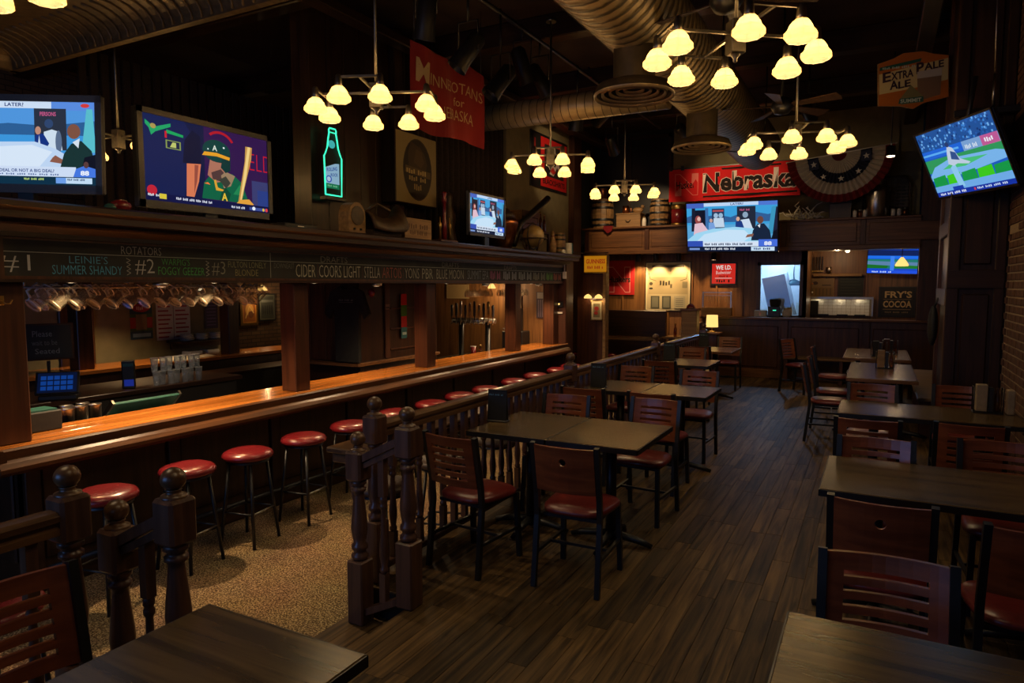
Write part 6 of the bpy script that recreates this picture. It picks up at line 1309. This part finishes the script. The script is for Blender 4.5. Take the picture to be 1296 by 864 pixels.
for i in range(2): r = thing('napkin_pack', ('left', 'right')[i]+' white folded napkin pack on the lower shelf board', 'napkins', (-9.08, 6.78+i*.3, .666), 0, 'napkin packs'); MB().cbox(-.1, .1, -.11, .11, 0, .1, .012).build('pack', 'plate', r); MB().box(.1, .102, -.11, .11, .04, .05).build('band', 'paper', r)
r = thing('folded_paper', 'crumpled white paper lying on the lit far counter', 'paper', (-8.5, 6.15, BT+.001)); MB().add([(-.16,-.3,0),(.16,-.25,.0),(.15,.25,.0),(-.1,.3,0),(0,0,.05)], [(0,1,4),(1,2,4),(2,3,4),(3,0,4),(3,2,1,0)]).build('sheet', 'paper', r); MB().add([(-.1,.32,0),(.1,.3,0),(.05,.55,.0),(-.12,.5,.0),(0,.42,.03)], [(0,1,4),(1,2,4),(2,3,4),(3,0,4),(3,2,1,0)]).build('sheet', 'paper', r)
r = thing('sugar_caddy', 'small caddy of packets on the far counter edge', 'caddy', (-8.4, 8.0, BT+.001)); MB().cbox(-.05, .05, -.06, .06, 0, .1, .006).build('caddy', 'metal', r); MB().box(-.04, .04, -.05, .05, .1, .14).build('packets', 'paper', r)
# pictures on the brick wall beyond
def dr(p): p.rect(0,0,1,1,(190,120,40)); p.rect(.08,.06,.92,.94,(150,84,24)); p.ell(.5,.55,.3,.25,(210,150,70)); p.ell(.6,.35,.2,.14,(110,60,26)); p.line([(.2,.2),(.5,.7),(.8,.4)],.02,(230,190,110))
flat('gold_picture', 'gold framed picture glowing on the brick wall behind the mugs', 'picture', -10.96, 1.24, 9.5, .34, .48, dr, 'print', 'brass', .04, .05, PI/2)
def dr(p): p.rect(0,0,1,1,(90,90,74)); p.rect(.06,.05,.94,.95,(56,58,50)); [p.ell(.2+.15*k,.4,.05,.2,(30,30,28)) for k in range(5)]; p.rect(.1,.7,.9,.8,(96,98,90))
flat('team_photograph', 'grey group photograph on the brick wall beside the gold picture', 'picture', -10.96, 1.3, 9.95, .38, .5, dr, 'print', 'black', .04, .03, PI/2)
def dr(p): p.rect(0,0,1,1,(170,150,90)); p.rect(.1,.06,.9,.94,(120,110,70)); p.ell(.5,.5,.25,.2,(80,76,52))
flat('small_print', 'small cream framed print under a wall lamp on the brick wall', 'picture', -10.96, 1.2, 10.92, .22, .42, dr, 'print', 'brass', .04, .02, PI/2)
r = thing('picture_lamp', 'small glowing lamp above the cream print on the brick wall', 'lamp', (-10.86, 11.0, 1.58)); MB().lathe([(.02, .07), (.06, .03), (.1, -.02), (.09, -.04)], 14, cap=False).build('shade', 'lampglow', r); MB().tube([(0, 0, .07), (-.03, 0, .12), (-.13, 0, .12)], .008, 6).build('arm', 'brass', r); light('POINT', 'lamp_bulb', (.06, 0, -.08), 7, WARM, r, .03)
r = thing('picture_lamp', 'hidden-bulb lamp above the gold picture on the brick wall', 'lamp', (-10.8, 9.7, 1.68)); MB().lathe([(.02, .07), (.06, .03), (.1, -.02), (.09, -.04)], 14, cap=False).build('shade', 'lampglow', r); MB().tube([(0, 0, .07), (-.03, 0, .12), (-.19, 0, .12)], .008, 6).build('arm', 'brass', r); light('POINT', 'lamp_bulb', (.06, 0, -.08), 7, WARM, r, .03)
# core cabinet with the shirt
co = thing('bar_core_cabinet', 'tall dark cabinet in the middle of the bar where the shirt hangs', 'cabinet', (-5.86, 6.82, ZB))
MB().box(-1.1, 0, 0, 1.75, 0, 2.12+C0-.005).build('carcass', 'darkz', co)
for k in range(4): MB().cbox(-1.1+k*.275, -.84+k*.275, -.015, .0, 1.1, 2.1+C0-.005, .004).build('front_board', 'redwood', co)
MB().cbox(-1.12, .06, -.1, 1.75, 1.04, 1.085, .006).build('counter_ledge', 'redwoodx', co)
for k in range(3): MB().cbox(.0, .02, .62+k*.0, 1.7, 1.2+k*.28, 1.22+k*.28, .003).build('shelf_edge', 'redwood', co)
MB().cbox(.0, .025, .5, .6, 1.1, 2.1+C0-.005, .004).build('stile', 'redwood', co)
r = thing('hanging_shirt', 'black t-shirt hanging on the cabinet inside the bar', 'shirt', (-5.97, 6.72, .77))
sh = [(-.19, 0), (.19, 0), (.2, .55), (.21, .68), (.29, .55), (.37, .62), (.26, .9), (.1, .97), (.06, .93), (-.06, .93), (-.1, .97), (-.26, .9), (-.37, .62), (-.29, .55), (-.21, .68), (-.2, .55)]
MB().prism(sh, -.02, .03, 'XZ').build('body', 'cloth_black', r); p = Pic(.24, .05); p.scrib(0,.55,1,.95,(110,112,112),12); p.rect(.02,.1,.98,.25,(84,86,86)); p.build('print', 'print', r, (0, -.022, .78)); MB().tube([(-.15, .0, .95), (0, 0, 1.0), (.15, 0, .95)], .006, 6).build('hanger', 'black', r)
r = thing('red_ball', 'small red object hanging right of the black shirt', 'cloth', (-5.62, 6.78, 1.66)); MB().sphere((0, 0, 0), .05, 10, 8, 1.1, .6, 1.1).build('ball', 'vinylred', r); MB().tube([(0, 0, .05), (0, 0, .15)], .004, 6).build('string', 'black', r)
def dr(p):
    for k, c in enumerate(((40,90,100), (150,24,30), (50,110,40), (170,26,30))): p.rect(0,k*.25,1,k*.25+.25,c)
    p.rect(.2,.08,.9,.14,(150,170,170))
flat('striped_scarf', 'narrow red green and blue scarf hanging beside the bar cabinet', 'scarf', -5.83, 1.32, 7.72, .13, .62, dr, 'cloth', None, rz=PI/2)
def dr(p): p.rect(0,0,1,1,(130,110,104)); p.rect(.1,.2,.9,.5,(60,50,56))
flat('small_sticker', 'small pale sticker on the cabinet stile', 'sticker', -5.83, 1.46, 7.36, .09, .07, dr, 'print', None, rz=PI/2)
r = thing('round_clock', 'dark oval plate hanging on the cabinet side', 'plate', (-5.83, 8.3, 1.45), PI/2); b = MB().lathe([(.001, 0), (.12, .005), (.15, .02), (.15, .03)], 18, cap=False, sy=1.3); b.v = [(x, -zz+.025, y) for x, y, zz in b.v]; b.build('disc', 'leather', r); MB().sphere((0, -.02, 0), .04, 10, 6, 1, .5, 1).build('boss', 'brass', r)
for i, (x, y) in enumerate(((-6.15, 6.76), (-5.84, 6.78))): r = thing('salt_shaker', ('left', 'right')[i]+' small steel shaker on the ledge under the shirt', 'shaker', (x, y, .751), 0, 'steel shakers under the shirt'); MB().lathe([(.014, 0), (.014, .1), (.01, .115)], 10).build('tube', 'metal', r); MB().lathe([(.015, .1), (.001, .12)], 10, cap=False).build('cap', 'metal', r)
# tap tower
tt = thing('tap_tower', 'steel tap tower with a row of dark beer handles', 'tap tower', (-5.95, 9.75, .50)); tt.rotation_euler = (0, 0, .15)
MB().tube([(-.36, 0, .66), (.42, 0, .66)], .045, 12).build('manifold', 'metal', tt)
for x in (-.2, .28): MB().lathe([(.06, 0), (.045, .02), (.045, .64)], 12, (x, 0, 0)).build('column', 'black', tt)
for k in range(10):
    x = -.33+k*.082; MB().tube([(x, -.03, .66), (x, -.1, .65), (x, -.11, .6)], .012, 8).build('faucet', 'metal', tt); MB().lathe([(.008, .67), (.01, .72), (.02, .76), (.024, .86), (.02, .92+.03*(k % 3)), (.001, .93+.03*(k % 3))], 10, (x, -.09, 0)).build('tap_handle', ('black', 'blackmatte', 'metal', 'black', 'crate', 'black', 'brass', 'black', 'brass', 'tvgrey')[k], tt)
ts = thing('tap_counter', 'pale steel drip counter under the tap tower', 'counter', (-5.95, 9.85, ZB)); MB().cbox(-.75, .6, -.25, .98, .78, .834, .006).build('top', 'metal', ts); MB().box(-.7, .58, -.2, .96, 0, .78).build('cabinet', 'blackmatte', ts)
glassbottle('red bottle standing on the pale drip counter', -5.75, 9.68, ZB+.835, .26, .045, 'amber', 'bottles by the taps')
r = thing('red_cup', 'red plastic cup in front of the tap tower', 'cup', (-5.85, 9.62, ZB+.835)); MB().lathe([(.035, 0), (.048, .24), (.044, .24), (.032, .02)], 12).build('cup', 'vinylred', r); MB().lathe([(.048, .235), (.05, .245), (.047, .25)], 12, cap=False).build('rim', 'plate', r)
r = thing('martini_sign', 'orange martini glass ornament on the bar beside the fourth post', 'ornament', (-5.18, 9.62, BT)); MB().lathe([(.055, 0), (.05, .01), (.008, .02), (.007, .19), (.02, .2), (.105, .33), (.1, .33), (.015, .21)], 16, cap=False).build('glass', 'glass', r); MB().lathe([(.001, .215), (.085, .315), (.001, .316)], 16, cap=False).build('drink', emit('orange_drink_glow', L(230, 110, 30), .5), r)
r = thing('register', 'dark till with papers at the end of the bar', 'till', (-5.57, 10.6, .5)); MB().cbox(-.2, .2, -.15, .15, 0, .45, .01).build('case', 'black', r); MB().cbox(-.12, .12, -.05, .05, .45, .85, .01).build('display_post', 'black', r); MB().box(-.06, .08, -.156, -.15, .28, .4).build('paper', 'paper', r); MB().box(-.05, .07, -.056, -.05, .55, .78).build('notice', 'paper', r); MB().box(-.08, .08, -.056, -.05, .8, .845).build('display', 'lampglow', r)
def dr(p): p.rect(0,0,1,1,(60,48,62)); p.rect(.1,.75,.9,.98,(130,124,120)); [p.rect(.2+.22*k,.05,.28+.22*k,.7,(110,96,116)) for k in range(3)]
flat('drink_menu', 'narrow purple drinks list on the bar end wall', 'poster', -5.22, 1.4, 10.88, .18, .46, dr, 'print', None)
def dr(p): p.rect(0,0,1,1,(190,166,120)); p.rect(.04,.06,.96,.94,(176,150,104))
flat('cream_poster', 'cream panel high on the end wall behind the taps', 'panel', -6.95, 1.63, 10.88, .5, .26, dr, 'print', None); flat('cream_strip', 'narrow cream strip right of the tap handles', 'panel', -5.66, 1.45, 10.88, .1, .5, dr, 'print', None)
r = thing('wall_lamp', 'small lamp lighting the taps under the canopy', 'lamp', (-6.0, 10.5, 1.72)); MB().lathe([(.02, .06), (.05, .03), (.07, -.02), (.06, -.03)], 14, cap=False).build('shade', 'lampglow', r); MB().tube([(0, 0, .06), (0, .1, .09), (0, .4, .09)], .008, 6).build('arm', 'brass', r); light('POINT', 'lamp_bulb', (0, 0, -.06), 22, WARM, r, .03)
